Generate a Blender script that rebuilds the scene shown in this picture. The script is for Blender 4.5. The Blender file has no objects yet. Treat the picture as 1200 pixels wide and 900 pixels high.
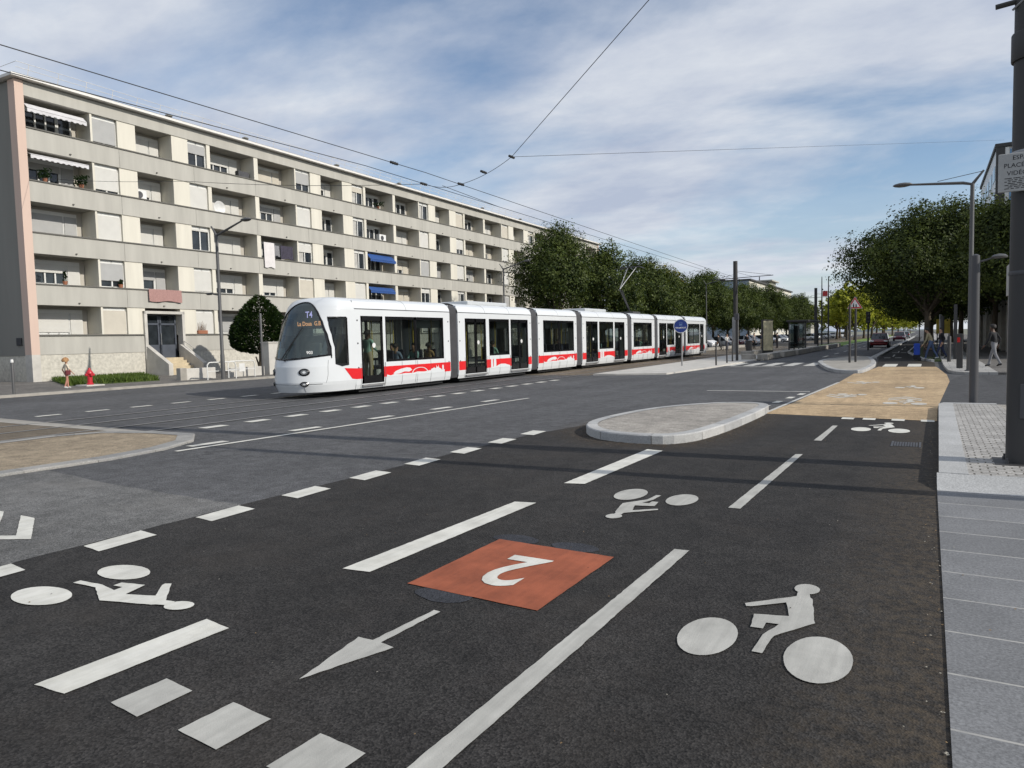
import bpy, bmesh, math, random
from mathutils import Vector, Matrix
R = math.radians
S = bpy.context.scene
C = S.collection
random.seed(7)

# ------------------------------------------------------------------ helpers
class MB:
    """collects geometry and links it as ONE mesh object"""
    def __init__(s): s.v = []; s.f = []; s.m = []; s.sh = []
    def poly(s, pts, m=0):
        n = len(s.v); s.v += [tuple(p) for p in pts]; s.f.append(tuple(range(n, n+len(pts)))); s.m.append(m); return s
    def box(s, x0, x1, y0, y1, z0, z1, m=0):
        n = len(s.v)
        s.v += [(x0,y0,z0),(x1,y0,z0),(x1,y1,z0),(x0,y1,z0),(x0,y0,z1),(x1,y0,z1),(x1,y1,z1),(x0,y1,z1)]
        for q in ((0,3,2,1),(4,5,6,7),(0,1,5,4),(1,2,6,5),(2,3,7,6),(3,0,4,7)):
            s.f.append(tuple(n+i for i in q)); s.m.append(m)
        return s
    def bev(s, x0, x1, y0, y1, z0, z1, b=.01, m=0):
        """box with chamfered edges"""
        n = len(s.v)
        bm = bmesh.new()
        bmesh.ops.create_cube(bm, size=1, matrix=Matrix.Translation(((x0+x1)/2,(y0+y1)/2,(z0+z1)/2)) @ Matrix.Diagonal((x1-x0,y1-y0,z1-z0,1)))
        bmesh.ops.bevel(bm, geom=bm.edges[:], offset=b, segments=2, affect='EDGES', profile=.5)
        bm.verts.index_update()
        s.v += [tuple(v.co) for v in bm.verts]
        for f in bm.faces: s.f.append(tuple(n+v.index for v in f.verts)); s.m.append(m)
        bm.free(); return s
    def tube(s, pts, rad, n=8, m=0, caps=True):
        pts = [Vector(p) for p in pts]
        if not isinstance(rad, (list, tuple)): rad = [rad]*len(pts)
        rings = []; up = None
        for i, p in enumerate(pts):
            a = pts[max(0, i-1)]; b = pts[min(len(pts)-1, i+1)]
            t = (b-a).normalized()
            if up is None:
                up = Vector((0,0,1)) if abs(t.z) < .9 else Vector((1,0,0))
            x = up.cross(t).normalized(); y = t.cross(x).normalized(); up = y
            base = len(s.v)
            for k in range(n):
                a_ = 2*math.pi*k/n
                s.v.append(tuple(p + (x*math.cos(a_)+y*math.sin(a_))*rad[i]))
            rings.append(base)
        for i in range(len(pts)-1):
            for k in range(n):
                k2 = (k+1) % n
                s.f.append((rings[i]+k, rings[i]+k2, rings[i+1]+k2, rings[i+1]+k)); s.m.append(m)
        if caps:
            s.f.append(tuple(rings[0]+k for k in reversed(range(n)))); s.m.append(m)
            s.f.append(tuple(rings[-1]+k for k in range(n))); s.m.append(m)
        return s
    def lathe(s, prof, c=(0,0,0), n=16, m=0, axis='z'):
        rings = []
        for r, z in prof:
            base = len(s.v)
            for k in range(n):
                a = 2*math.pi*k/n
                p = (r*math.cos(a), r*math.sin(a), z)
                if axis == 'x': p = (z, r*math.cos(a), r*math.sin(a))
                if axis == 'y': p = (r*math.sin(a), z, r*math.cos(a))
                s.v.append((p[0]+c[0], p[1]+c[1], p[2]+c[2]))
            rings.append(base)
        for i in range(len(prof)-1):
            for k in range(n):
                k2 = (k+1) % n
                s.f.append((rings[i]+k, rings[i]+k2, rings[i+1]+k2, rings[i+1]+k)); s.m.append(m)
        s.f.append(tuple(rings[0]+k for k in reversed(range(n)))); s.m.append(m)
        s.f.append(tuple(rings[-1]+k for k in range(n))); s.m.append(m)
        return s
    def prism(s, poly, z0, z1, m=0, mt=None):
        n = len(poly)
        area = sum(poly[i][0]*poly[(i+1)%n][1]-poly[(i+1)%n][0]*poly[i][1] for i in range(n))
        if area < 0: poly = poly[::-1]
        s.poly([(x,y,z1) for x,y in poly], m if mt is None else mt)
        s.poly([(x,y,z0) for x,y in reversed(poly)], m)
        for i in range(n):
            a = poly[i]; b = poly[(i+1)%n]
            s.poly([(a[0],a[1],z0),(b[0],b[1],z0),(b[0],b[1],z1),(a[0],a[1],z1)], m)
        return s
    def build(s, name, mats, parent=None, smooth=False, loc=None, kind=None):
        me = bpy.data.meshes.new(name); me.from_pydata(s.v, [], s.f)
        if not isinstance(mats, (list, tuple)): mats = [mats]
        for m in mats: me.materials.append(m)
        if any(s.m): me.polygons.foreach_set('material_index', s.m)
        if smooth:
            me.polygons.foreach_set('use_smooth', [True]*len(s.f))
            me.set_sharp_from_angle(angle=R(40))
        me.update()
        o = bpy.data.objects.new(name, me); C.objects.link(o)
        if parent: o.parent = parent
        if loc: o.location = loc
        if kind: o['kind'] = kind
        return o

def tag(o, label, cat, group=None):
    o['label'] = label; o['category'] = cat
    if group: o['group'] = group
    return o
def thing(name, label, cat, loc=(0,0,0), rz=0, group=None):
    o = bpy.data.objects.new(name, None); C.objects.link(o)
    o.location = loc; o.rotation_euler = (0,0,rz); o.empty_display_size = .2
    return tag(o, label, cat, group)
def dup(o, loc, rz=None, label=None, scale=None, parent=None):
    def cp(a, par):
        b = a.copy(); C.objects.link(b)
        if par: b.parent = par
        for ch in a.children: cp(ch, b)
        return b
    r = cp(o, parent); r.location = loc
    if rz is not None: r.rotation_euler = (0,0,rz)
    if label: r['label'] = label
    if scale: r.scale = scale
    return r
def text_mesh(name, s, size, mat, parent=None, M4=None, align='CENTER', bold=0, extrude=.0, space=1):
    cu = bpy.data.curves.new(name, 'FONT'); cu.body = s; cu.size = size; cu.align_x = align; cu.align_y = 'CENTER'
    cu.offset = bold; cu.extrude = extrude; cu.space_character = space; cu.resolution_u = 4
    t = bpy.data.objects.new(name+'_curve', cu); C.objects.link(t)
    dg = bpy.context.evaluated_depsgraph_get(); dg.update()
    me = bpy.data.meshes.new_from_object(t.evaluated_get(dg)); me.name = name
    bpy.data.objects.remove(t); bpy.data.curves.remove(cu)
    me.materials.clear(); me.materials.append(mat)
    if M4: me.transform(M4)
    o = bpy.data.objects.new(name, me); C.objects.link(o)
    if parent: o.parent = parent
    return o

# ------------------------------------------------------------------ materials
class NT:
    def __init__(s, name):
        s.m = bpy.data.materials.new(name); s.m.use_nodes = True
        s.t = s.m.node_tree; s.b = s.t.nodes['Principled BSDF']; s.out = s.t.nodes['Material Output']
        s.tc = s.t.nodes.new('ShaderNodeTexCoord')
    def n(s, t, **kw):
        x = s.t.nodes.new(t)
        for k, v in kw.items(): setattr(x, k, v)
        return x
    def l(s, a, b): s.t.links.new(a, b)
    def noise(s, scale, detail=3, rough=.55, coord='Object', vec=None):
        x = s.n('ShaderNodeTexNoise'); x.inputs['Scale'].default_value = scale; x.inputs['Detail'].default_value = detail; x.inputs['Roughness'].default_value = rough
        s.l(vec if vec else s.tc.outputs[coord], x.inputs['Vector']); return x.outputs['Fac']
    def ramp(s, fac, p0, c0, p1, c1):
        x = s.n('ShaderNodeValToRGB'); e = x.color_ramp.elements
        e[0].position = p0; e[1].position = p1
        e[0].color = (*c0, 1) if isinstance(c0, (tuple, list)) else (c0, c0, c0, 1)
        e[1].color = (*c1, 1) if isinstance(c1, (tuple, list)) else (c1, c1, c1, 1)
        s.l(fac, x.inputs['Fac']); return x.outputs['Color']
    def mix(s, fac, a, b, mode='MIX'):
        x = s.n('ShaderNodeMix', data_type='RGBA', blend_type=mode)
        for i, q in ((0, fac), (6, a), (7, b)):
            if hasattr(q, 'links') or hasattr(q, 'is_linked'): s.l(q, x.inputs[i])
            elif i == 0: x.inputs[0].default_value = q
            else: x.inputs[i].default_value = (*q, 1)
        return x.outputs[2]
    def bump(s, h, strength, dist=.01):
        x = s.n('ShaderNodeBump'); x.inputs['Strength'].default_value = strength; x.inputs['Distance'].default_value = dist
        s.l(h, x.inputs['Height']); s.l(x.outputs['Normal'], s.b.inputs['Normal'])
    def fin(s, col, rough=.6, metal=0, spec=.5):
        if hasattr(col, 'is_linked'): s.l(col, s.b.inputs['Base Color'])
        else: s.b.inputs['Base Color'].default_value = (*col, 1)
        s.b.inputs['Roughness'].default_value = rough; s.b.inputs['Metallic'].default_value = metal
        s.b.inputs['Specular IOR Level'].default_value = spec
        return s.m
def mul(c, k): return tuple(min(1, x*k) for x in c)
def plain(name, col, rough=.6, metal=0, var=.12, scale=3, spec=.5, streak=False, bump=0):
    t = NT(name)
    vec = None
    if streak:
        mp = t.n('ShaderNodeMapping'); mp.inputs['Scale'].default_value = (1, 1, .12); t.l(t.tc.outputs['Object'], mp.inputs['Vector']); vec = mp.outputs['Vector']
    f = t.noise(scale, 5, .6, vec=vec)
    c = t.ramp(f, .3, mul(col, 1-var), .7, mul(col, 1+var))
    if bump: t.bump(t.noise(scale*25, 2), bump, .005)
    return t.fin(c, rough, metal, spec)
def emis(name, col, k):
    t = NT(name); t.b.inputs['Emission Color'].default_value = (*col, 1); t.b.inputs['Emission Strength'].default_value = k
    return t.fin((.02,.02,.02), .5)

def asphalt(name, col, patch=.18, speck=.5, dust=None, edge=None):
    t = NT(name)
    big = t.noise(.35, 5, .6); mid = t.noise(4, 4, .65); fine = t.noise(95, 2, .7)
    c = t.ramp(big, .3, mul(col, 1-patch), .72, mul(col, 1+patch))
    c = t.mix(.5, c, t.ramp(mid, .35, .30, .68, .72), 'OVERLAY')
    vv = t.n('ShaderNodeTexVoronoi'); vv.inputs['Scale'].default_value = 88; t.l(t.tc.outputs['Object'], vv.inputs['Vector'])
    sp_ = t.n('ShaderNodeSeparateColor'); t.l(vv.outputs['Color'], sp_.inputs[0])
    k1 = t.n('ShaderNodeMath', operation='MULTIPLY_ADD'); t.l(sp_.outputs[0], k1.inputs[0]); k1.inputs[1].default_value = 1.5*speck; k1.inputs[2].default_value = 1-.75*speck
    k2 = t.n('ShaderNodeMath', operation='MULTIPLY_ADD'); t.l(fine, k2.inputs[0]); k2.inputs[1].default_value = 2.2*speck; k2.inputs[2].default_value = 1-1.1*speck
    k3 = t.n('ShaderNodeMath', operation='MULTIPLY', use_clamp=False); t.l(k1.outputs[0], k3.inputs[0]); t.l(k2.outputs[0], k3.inputs[1])
    k4 = t.n('ShaderNodeVectorMath', operation='SCALE'); t.l(c, k4.inputs[0]); t.l(k3.outputs[0], k4.inputs['Scale']); c = k4.outputs[0]
    # tyre-polished lanes and dusty strips running along the street
    mp = t.n('ShaderNodeMapping'); mp.inputs['Scale'].default_value = (1.6, .05, 1); t.l(t.tc.outputs['Object'], mp.inputs['Vector'])
    st = t.noise(1.0, 4, .6, vec=mp.outputs['Vector'])
    c = t.mix(.35, c, t.ramp(st, .35, .36, .7, .66), 'OVERLAY')
    v = t.n('ShaderNodeTexVoronoi'); v.inputs['Scale'].default_value = 26; t.l(t.tc.outputs['Object'], v.inputs['Vector'])
    d = t.ramp(v.outputs['Distance'], .045, 1, .075, 0)
    pick = t.ramp(t.noise(7, 2), .56, 0, .66, 1)
    mm = t.n('ShaderNodeMath', operation='MULTIPLY'); t.l(d, mm.inputs[0]); t.l(pick, mm.inputs[1])
    c = t.mix(mm.outputs[0], c, (.26,.24,.20))
    # fine cracks here and there
    if edge is None:
        vc = t.n('ShaderNodeTexVoronoi', feature='DISTANCE_TO_EDGE'); vc.inputs['Scale'].default_value = .55; vc.inputs['Randomness'].default_value = 1
        wv = t.n('ShaderNodeVectorMath', operation='ADD'); nz = t.n('ShaderNodeTexNoise'); nz.inputs['Scale'].default_value = 2.5; nz.inputs['Detail'].default_value = 5; t.l(t.tc.outputs['Object'], nz.inputs['Vector'])
        t.l(t.tc.outputs['Object'], wv.inputs[0]); t.l(nz.outputs['Color'], wv.inputs[1]); t.l(wv.outputs[0], vc.inputs['Vector'])
        cr = t.ramp(vc.outputs['Distance'], .004, 1, .011, 0)
        m4 = t.n('ShaderNodeMath', operation='MULTIPLY'); t.l(cr, m4.inputs[0]); t.l(t.ramp(t.noise(.22, 2), .55, 0, .62, .55), m4.inputs[1])
        c = t.mix(m4.outputs[0], c, mul(col, .35))
    if dust:
        c = t.mix(t.ramp(t.noise(.9, 6, .7), .5, 0, .78, .5), c, dust)
    if edge:                                   # brown grit gathered along the kerb
        sx = t.n('ShaderNodeSeparateXYZ'); t.l(t.tc.outputs['Object'], sx.inputs[0])
        g = t.n('ShaderNodeMapRange'); g.inputs['From Min'].default_value = -.75; g.inputs['From Max'].default_value = .1
        t.l(sx.outputs[0], g.inputs['Value'])
        m2 = t.n('ShaderNodeMath', operation='MULTIPLY'); t.l(g.outputs[0], m2.inputs[0]); t.l(t.ramp(t.noise(14, 5, .7), .42, .1, .64, .9), m2.inputs[1])
        c = t.mix(m2.outputs[0], c, edge)
    t.bump(vv.outputs['Distance'], .6, .006)
    return t.fin(c, .88, 0, .25)

def paint(name, col, under, wear=.36, grime=.25):
    t = NT(name)
    f = t.noise(85, 3, .75); b = t.noise(5, 5, .6)
    s_ = t.n('ShaderNodeMath', operation='MULTIPLY_ADD'); t.l(b, s_.inputs[0]); s_.inputs[1].default_value = .55; t.l(f, s_.inputs[2])
    c = t.ramp(t.noise(3, 5, .65), .3, mul(col, 1-grime), .7, mul(col, 1.04))
    mp = t.n('ShaderNodeMapping'); mp.inputs['Scale'].default_value = (14, 1, 1); mp.inputs['Rotation'].default_value = (0,0,R(25)); t.l(t.tc.outputs['Object'], mp.inputs['Vector'])
    c = t.mix(.35, c, t.ramp(t.noise(1.3, 4, .6, vec=mp.outputs['Vector']), .3, .3, .62, .56), 'OVERLAY')
    c = t.mix(t.ramp(s_.outputs[0], wear, 1, wear+.11, 0), c, under)
    t.bump(t.noise(110, 2, .7), .35, .005)
    return t.fin(c, .75, 0, .3)

M = {}
M['asphalt'] = asphalt('old_asphalt', (.092,.092,.094), .2, .55)
M['asphalt_pale'] = asphalt('pale_worn_asphalt', (.135,.133,.128), .2, .55, (.2,.19,.175))
M['asphalt_new'] = asphalt('new_dark_asphalt', (.0295,.0275,.0258), .26, .75, (.048,.04,.033), (.085,.066,.045))
M['asphalt_seal'] = asphalt('black_seal', (.040,.042,.049), .1, .4)
M['walk_asphalt'] = asphalt('pavement_asphalt', (.15,.14,.128), .18, .45)
M['drive_asphalt'] = asphalt('driveway_asphalt', (.07,.07,.072), .1, .4)
M['ochre'] = asphalt('ochre_resin', (.43,.315,.19), .2, .45)
M['beige'] = asphalt('beige_pavement', (.33,.305,.27), .2, .5)
M['bed'] = asphalt('track_bed_brown', (.155,.128,.095), .22, .5, (.10,.085,.065))
M['aggregate'] = asphalt('washed_aggregate', (.29,.235,.165), .18, .6)
M['white'] = paint('road_paint', (.69,.675,.61), (.05,.05,.05), .32)
M['white_old'] = paint('worn_road_paint', (.56,.55,.51), (.06,.06,.06), .40)
M['white_dim'] = paint('dusty_road_paint', (.47,.46,.42), (.05,.05,.05), .34)
M['white_faint'] = paint('faint_paint_on_ochre', (.60,.57,.50), (.44,.31,.18), .38)
M['orange'] = paint('orange_panel_paint', (.37,.105,.05), (.13,.065,.05), .43, .4)

def granite(name, col, joint=None, bw=.6, bh=.6, off=.5, mortar=.006, jc=(.5,.49,.46), var=.1):
    t = NT(name)
    c = t.ramp(t.noise(60, 3, .8), .3, mul(col, .62), .7, mul(col, 1.36))
    c = t.mix(.45, c, t.ramp(t.noise(1.1, 6, .6), .3, .32, .7, .66), 'OVERLAY')
    c = t.mix(t.ramp(t.noise(2.3, 6, .75), .55, 0, .8, .5), c, mul(col, .55))
    if joint:
        b = t.n('ShaderNodeTexBrick'); b.inputs['Scale'].default_value = 1; b.offset = off
        b.inputs['Brick Width'].default_value = bw; b.inputs['Row Height'].default_value = bh
        b.inputs['Mortar Size'].default_value = mortar; b.inputs['Mortar Smooth'].default_value = .3
        b.inputs['Color1'].default_value = (1-var,)*3+(1,); b.inputs['Color2'].default_value = (1+var*.6,)*3+(1,); b.inputs['Mortar'].default_value = (1,1,1,1)
        if joint == 'wob':
            wv = t.n('ShaderNodeVectorMath', operation='ADD'); nz = t.n('ShaderNodeTexNoise'); nz.inputs['Scale'].default_value = 8
            sc = t.n('ShaderNodeVectorMath', operation='SCALE'); sc.inputs['Scale'].default_value = .035
            t.l(t.tc.outputs['Object'], nz.inputs['Vector']); t.l(nz.outputs['Color'], sc.inputs[0]); t.l(t.tc.outputs['Object'], wv.inputs[0]); t.l(sc.outputs[0], wv.inputs[1]); t.l(wv.outputs[0], b.inputs['Vector'])
        else: t.l(t.tc.outputs['Object'], b.inputs['Vector'])
        c = t.mix(1, c, b.outputs['Color'], 'MULTIPLY')
        mm_ = t.n('ShaderNodeMath', operation='MULTIPLY'); t.l(b.outputs['Fac'], mm_.inputs[0]); t.l(t.ramp(t.noise(9, 4, .7), .3, .45, .55, 1), mm_.inputs[1])
        c = t.mix(mm_.outputs[0], c, jc)
        inv = t.n('ShaderNodeMath', operation='SUBTRACT'); inv.inputs[0].default_value = 1; t.l(b.outputs['Fac'], inv.inputs[1])
        t.bump(inv.outputs[0], .5, .006)
    return t.fin(c, .8, 0, .3)
M['granite'] = granite('pale_granite', (.40,.40,.39))
M['granite_dull'] = granite('dull_granite', (.27,.265,.25))
M['joint'] = plain('dark_joint', (.12,.11,.10), .95)
M['granite_b'] = granite('pale_granite_b', (.43,.425,.41)); M['granite_c'] = granite('pale_granite_c', (.36,.36,.355))
M['granite_dull_b'] = granite('dull_granite_b', (.30,.29,.27)); M['granite_dull_c'] = granite('dull_granite_c', (.25,.245,.235))
M['slab'] = granite('grey_slab', (.185,.187,.19), 'yes', 6, .57, 0, .010, (.38,.37,.345), .12)
M['cobble'] = granite('cobbles', (.40,.385,.36), 'wob', .155, .105, .5, .010, (.10,.09,.075), .22)
M['slab_far'] = granite('far_granite_slab', (.36,.35,.33), 'yes', .55, .9, .5, .012, (.16,.15,.14), .1)
M['concrete'] = plain('concrete', (.33,.31,.275), .85, 0, .2, 2.2, .2, bump=.3)
M['concrete_pale'] = plain('pale_concrete', (.50,.48,.44), .85, 0, .14, 1.6, .2, bump=.3)
M['render_grey'] = plain('grey_render', (.425,.412,.37), .9, 0, .10, 1.5, .2, True, bump=.15)
M['render_cream'] = plain('cream_render', (.64,.61,.525), .9, 0, .08, 1.8, .2, True, bump=.15)
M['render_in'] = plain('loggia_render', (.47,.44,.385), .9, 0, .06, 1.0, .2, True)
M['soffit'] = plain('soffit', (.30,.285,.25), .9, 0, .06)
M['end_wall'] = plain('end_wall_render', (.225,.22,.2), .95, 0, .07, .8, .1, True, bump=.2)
M['pink'] = plain('pink_render', (.59,.45,.375), .9, 0, .06, 1, .2, True)
M['plinth'] = plain('rough_plinth', (.52,.495,.43), .95, 0, .2, 6, .1, bump=.8)
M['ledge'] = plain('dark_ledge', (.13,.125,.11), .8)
M['roof_white'] = plain('roof_edge', (.70,.68,.64), .6, 0, .06)
M['tar'] = plain('roof_tar', (.06,.06,.06), .9)
M['shut'] = plain('roller_shutter', (.60,.59,.55), .6, 0, .04, 2, .3)
M['shut2'] = plain('cream_roller_shutter', (.55,.51,.43), .6, 0, .05, 2, .3)
M['shut3'] = plain('grey_roller_shutter', (.40,.40,.39), .6, 0, .05, 2, .3)
def slats(m):
    t = m.node_tree; b = t.nodes['Principled BSDF']; tc = [n for n in t.nodes if n.type == 'TEX_COORD'][0]
    w = t.nodes.new('ShaderNodeTexWave'); w.bands_direction = 'Z'; w.inputs['Scale'].default_value = 5.5
    t.links.new(tc.outputs['Object'], w.inputs['Vector'])
    bp = t.nodes.new('ShaderNodeBump'); bp.inputs['Strength'].default_value = .5; bp.inputs['Distance'].default_value = .02
    t.links.new(w.outputs['Fac'], bp.inputs['Height']); t.links.new(bp.outputs['Normal'], b.inputs['Normal'])
for k in ('shut','shut2','shut3'): slats(M[k])
M['frame'] = plain('white_window_frame', (.66,.66,.63), .5, 0, .05)
M['pane'] = plain('dark_window_pane', (.025,.03,.035), .06, 0, .5, 1.5, .7)
M['curtain'] = plain('net_curtain', (.42,.41,.38), .8, 0, .2, 4)
M['door_grey'] = plain('entrance_door_paint', (.07,.08,.1), .45)
M['steps'] = plain('step_stone', (.50,.42,.29), .85, 0, .14, 3)
M['awn_white'] = plain('white_awning', (.58,.57,.58), .8)
M['awn_blue'] = plain('blue_awning', (.02,.07,.24), .7)
M['cloth_white'] = plain('white_cloth', (.66,.63,.62), .9, 0, .08)
M['cloth_dark'] = plain('dark_cloth', (.045,.04,.06), .9, 0, .3, 8)
M['cloth_pink'] = plain('pink_rug', (.36,.21,.19), .95, 0, .2, 20)
M['terracotta'] = plain('terracotta', (.32,.13,.07), .85)
M['steel'] = plain('grey_steel', (.30,.30,.30), .45, .5, .1)
M['steel_dark'] = plain('dark_grey_steel', (.075,.075,.08), .5, .2, .12, 2, .4, True)
M['pole_grey'] = plain('pole_grey', (.10,.10,.10), .5, .2, .1, 2, .4, True)
M['mast'] = plain('mast_dark', (.05,.048,.047), .6, .1, .12, 2, .4, True)
M['black'] = plain('black_rubber', (.012,.012,.013), .6)
M['black_gloss'] = plain('black_gloss', (.008,.008,.009), .18)
M['bellows'] = plain('bellows_rubber', (.085,.085,.09), .75, 0, .15, 3, .3)
M['tram_white'] = plain('tram_white', (.64,.66,.67), .22, 0, .025, .9, .5)
M['tram_grey'] = plain('tram_grey', (.50,.52,.53), .3, 0, .03)
M['tram_red'] = plain('tram_red', (.66,.018,.022), .3, 0, .05)
M['tram_in'] = plain('tram_interior', (.12,.125,.12), .7)
M['seat'] = plain('tram_seat', (.03,.03,.05), .7)
M['lens'] = plain('lamp_lens', (.75,.77,.78), .08, .3, .05)
M['lens_dark'] = plain('lamp_reflector', (.22,.23,.24), .12, .5, .2)
M['lens_red'] = plain('red_lens', (.45,.01,.01), .15)
M['led_orange'] = emis('orange_led', (1,.42,.16), 1.5)
M['led_purple'] = emis('purple_led', (.62,.52,1), 1.6)
M['white_gloss'] = plain('white_gloss', (.72,.72,.70), .3, 0, .05)
M['red'] = plain('hydrant_red', (.46,.02,.03), .4, 0, .15, 8)
M['blue_sign'] = plain('blue_sign_film', (.012,.035,.19), .35, 0, .08)
M['sign_white'] = plain('sign_white_film', (.64,.64,.62), .5)
M['sign_grey'] = plain('notice_board', (.37,.37,.36), .5, 0, .1, 3)
M['ink'] = plain('ink', (.02,.02,.025), .7)
M['sign_red'] = plain('sign_red_film', (.50,.03,.03), .4)
M['yellow'] = plain('yellow_panel', (.5,.38,.05), .6, 0, .25, 4)
M['bark'] = plain('bark', (.10,.082,.062), .95, 0, .35, 7, .1, True, bump=.8)
M['wood'] = plain('bench_wood', (.16,.10,.06), .8, 0, .2, 6)
M['skin'] = plain('skin', (.42,.25,.17), .6, 0, .05); M['skin_dark'] = plain('dark_skin', (.10,.055,.035), .6, 0, .05)
M['hair'] = plain('dark_hair', (.015,.012,.01), .7, 0, .3, 20); M['hair_curly'] = plain('curly_light_hair', (.36,.20,.09), .85, 0, .4, 25)
M['tyre'] = plain('tyre', (.015,.015,.016), .8); M['rim'] = plain('alloy', (.42,.42,.43), .35, .7)
for n_, c_ in dict(car_white=(.72,.72,.72), car_red=(.17,.010,.014), car_grey=(.22,.23,.24), car_black=(.02,.02,.024), car_maroon=(.16,.02,.04), car_silver=(.45,.46,.47)).items():
    M[n_] = plain(n_+'_paint', c_, .25, .1, .05)
for n_, c_ in dict(mint=(.34,.56,.47), cream=(.62,.54,.42), navy=(.03,.04,.09), denim=(.06,.09,.17), khaki=(.30,.26,.16), blackc=(.015,.015,.017), greyc=(.22,.22,.23), whitec=(.62,.62,.6), bluegrey=(.20,.26,.36), teal=(.22,.38,.37), ochrec=(.36,.24,.11), burg=(.13,.025,.03), beigec=(.45,.38,.27), bagblue=(.02,.06,.35), shoe=(.03,.03,.03), shoew=(.6,.6,.58), floral=(.46,.22,.16)).items():
    M[n_] = plain('cloth_'+n_, c_, .9, 0, .18, 9)

def glass(name, tint, trans, body=(.012,.014,.015)):
    t = NT(name); t.t.nodes.remove(t.b)
    tr = t.n('ShaderNodeBsdfTransparent'); tr.inputs[0].default_value = (*tint, 1)
    gl = t.n('ShaderNodeBsdfGlossy'); gl.inputs['Roughness'].default_value = .03; gl.inputs[0].default_value = (.9,.95,.95,1)
    df = t.n('ShaderNodeBsdfDiffuse'); df.inputs[0].default_value = (*body,1)
    fr = t.n('ShaderNodeFresnel'); fr.inputs[0].default_value = 1.5
    m1 = t.n('ShaderNodeMixShader'); m1.inputs[0].default_value = trans; t.l(df.outputs[0], m1.inputs[1]); t.l(tr.outputs[0], m1.inputs[2])
    m2 = t.n('ShaderNodeMixShader'); t.l(fr.outputs[0], m2.inputs[0]); t.l(m1.outputs[0], m2.inputs[1]); t.l(gl.outputs[0], m2.inputs[2])
    t.l(m2.outputs[0], t.out.inputs[0]); return t.m
M['glass'] = glass('tram_glass', (.62,.67,.64), .9)
M['glass_front'] = glass('windscreen_glass', (.55,.66,.65), .66, (.12,.15,.155))  # pale diffuse body puts the sky's reflection into the glass colour
M['glass_shelter'] = glass('shelter_glass', (.55,.6,.6), .8)
M['glass_blue'] = plain('blue_curtain_wall', (.10,.22,.36), .08, .3, .3, .5, .8)

def foliage(name, dark, light):
    t = NT(name); t.t.nodes.remove(t.b)
    at = t.n('ShaderNodeAttribute', attribute_name='shade')
    big = t.noise(.55, 3, .6)
    ad = t.n('ShaderNodeMath', operation='MULTIPLY_ADD'); t.l(big, ad.inputs[0]); ad.inputs[1].default_value = 1.1; t.l(at.outputs['Fac'], ad.inputs[2])
    c = t.ramp(ad.outputs[0], .55, dark, 1.25, light)
    d = t.n('ShaderNodeBsdfDiffuse'); t.l(c, d.inputs[0])
    tr = t.n('ShaderNodeBsdfTranslucent'); t.l(t.mix(1, c, (1.0,1.0,.45), 'MULTIPLY'), tr.inputs[0])
    g = t.n('ShaderNodeBsdfGlossy'); g.inputs['Roughness'].default_value = .45; g.inputs[0].default_value = (.5,.5,.5,1)
    m1 = t.n('ShaderNodeMixShader'); m1.inputs[0].default_value = .28; t.l(d.outputs[0], m1.inputs[1]); t.l(tr.outputs[0], m1.inputs[2])
    m2 = t.n('ShaderNodeMixShader'); m2.inputs[0].default_value = .02; t.l(m1.outputs[0], m2.inputs[1]); t.l(g.outputs[0], m2.inputs[2])
    t.l(m2.outputs[0], t.out.inputs[0]); return t.m
M['leaf'] = foliage('oak_leaf', (.014,.024,.008), (.088,.112,.032))
M['leaf_row'] = foliage('row_leaf', (.014,.028,.009), (.105,.135,.037))
M['leaf_yellow'] = foliage('yellowing_leaf', (.14,.17,.022), (.44,.45,.06))
M['leaf_gold'] = foliage('golden_leaf', (.20,.15,.03), (.48,.38,.10))
M['leaf_yew'] = foliage('yew_leaf', (.008,.020,.007), (.040,.068,.018))
M['grass'] = foliage('lawn_grass', (.035,.065,.012), (.12,.17,.035))
M['grass_base'] = plain('lawn_soil', (.05,.07,.02), .95, 0, .3, 5)
M['verge'] = plain('far_lawn', (.13,.21,.035), .95, 0, .25, 2)
M['ground'] = plain('town_ground', (.17,.17,.13), .95, 0, .2, .05)

# ------------------------------------------------------------------ world, sun, camera
EL, AZ = R(30), R(4.0)                       # sun to the right of the street (+X)
w = bpy.data.worlds.new('World'); S.world = w; w.use_nodes = True
nt = w.node_tree; nt.nodes.clear()
def wn(t, **k):
    x = nt.nodes.new(t)
    for a, b in k.items(): setattr(x, a, b)
    return x
L = nt.links.new
out = wn('ShaderNodeOutputWorld'); sky = wn('ShaderNodeTexSky'); sky.sky_type = 'NISHITA'; sky.sun_disc = False
sky.sun_elevation = EL; sky.sun_rotation = math.pi/2-AZ; sky.air_density = 1.0; sky.dust_density = .4; sky.ozone_density = 2.5
b1 = wn('ShaderNodeBackground'); b1.inputs[1].default_value = .13; L(sky.outputs[0], b1.inputs[0])
tc = wn('ShaderNodeTexCoord'); sp = wn('ShaderNodeSeparateXYZ'); L(tc.outputs['Generated'], sp.inputs[0])
zz = wn('ShaderNodeMath', operation='ADD'); L(sp.outputs[2], zz.inputs[0]); zz.inputs[1].default_value = .16
dx = wn('ShaderNodeMath', operation='DIVIDE'); L(sp.outputs[0], dx.inputs[0]); L(zz.outputs[0], dx.inputs[1])
dy = wn('ShaderNodeMath', operation='DIVIDE'); L(sp.outputs[1], dy.inputs[0]); L(zz.outputs[0], dy.inputs[1])
cv = wn('ShaderNodeCombineXYZ'); L(dx.outputs[0], cv.inputs[0]); L(dy.outputs[0], cv.inputs[1])
mp = wn('ShaderNodeMapping'); mp.inputs['Rotation'].default_value = (0,0,R(-38)); mp.inputs['Scale'].default_value = (.72, 1.05, 1); mp.inputs['Location'].default_value = (3.9,1.3,0)
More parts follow.
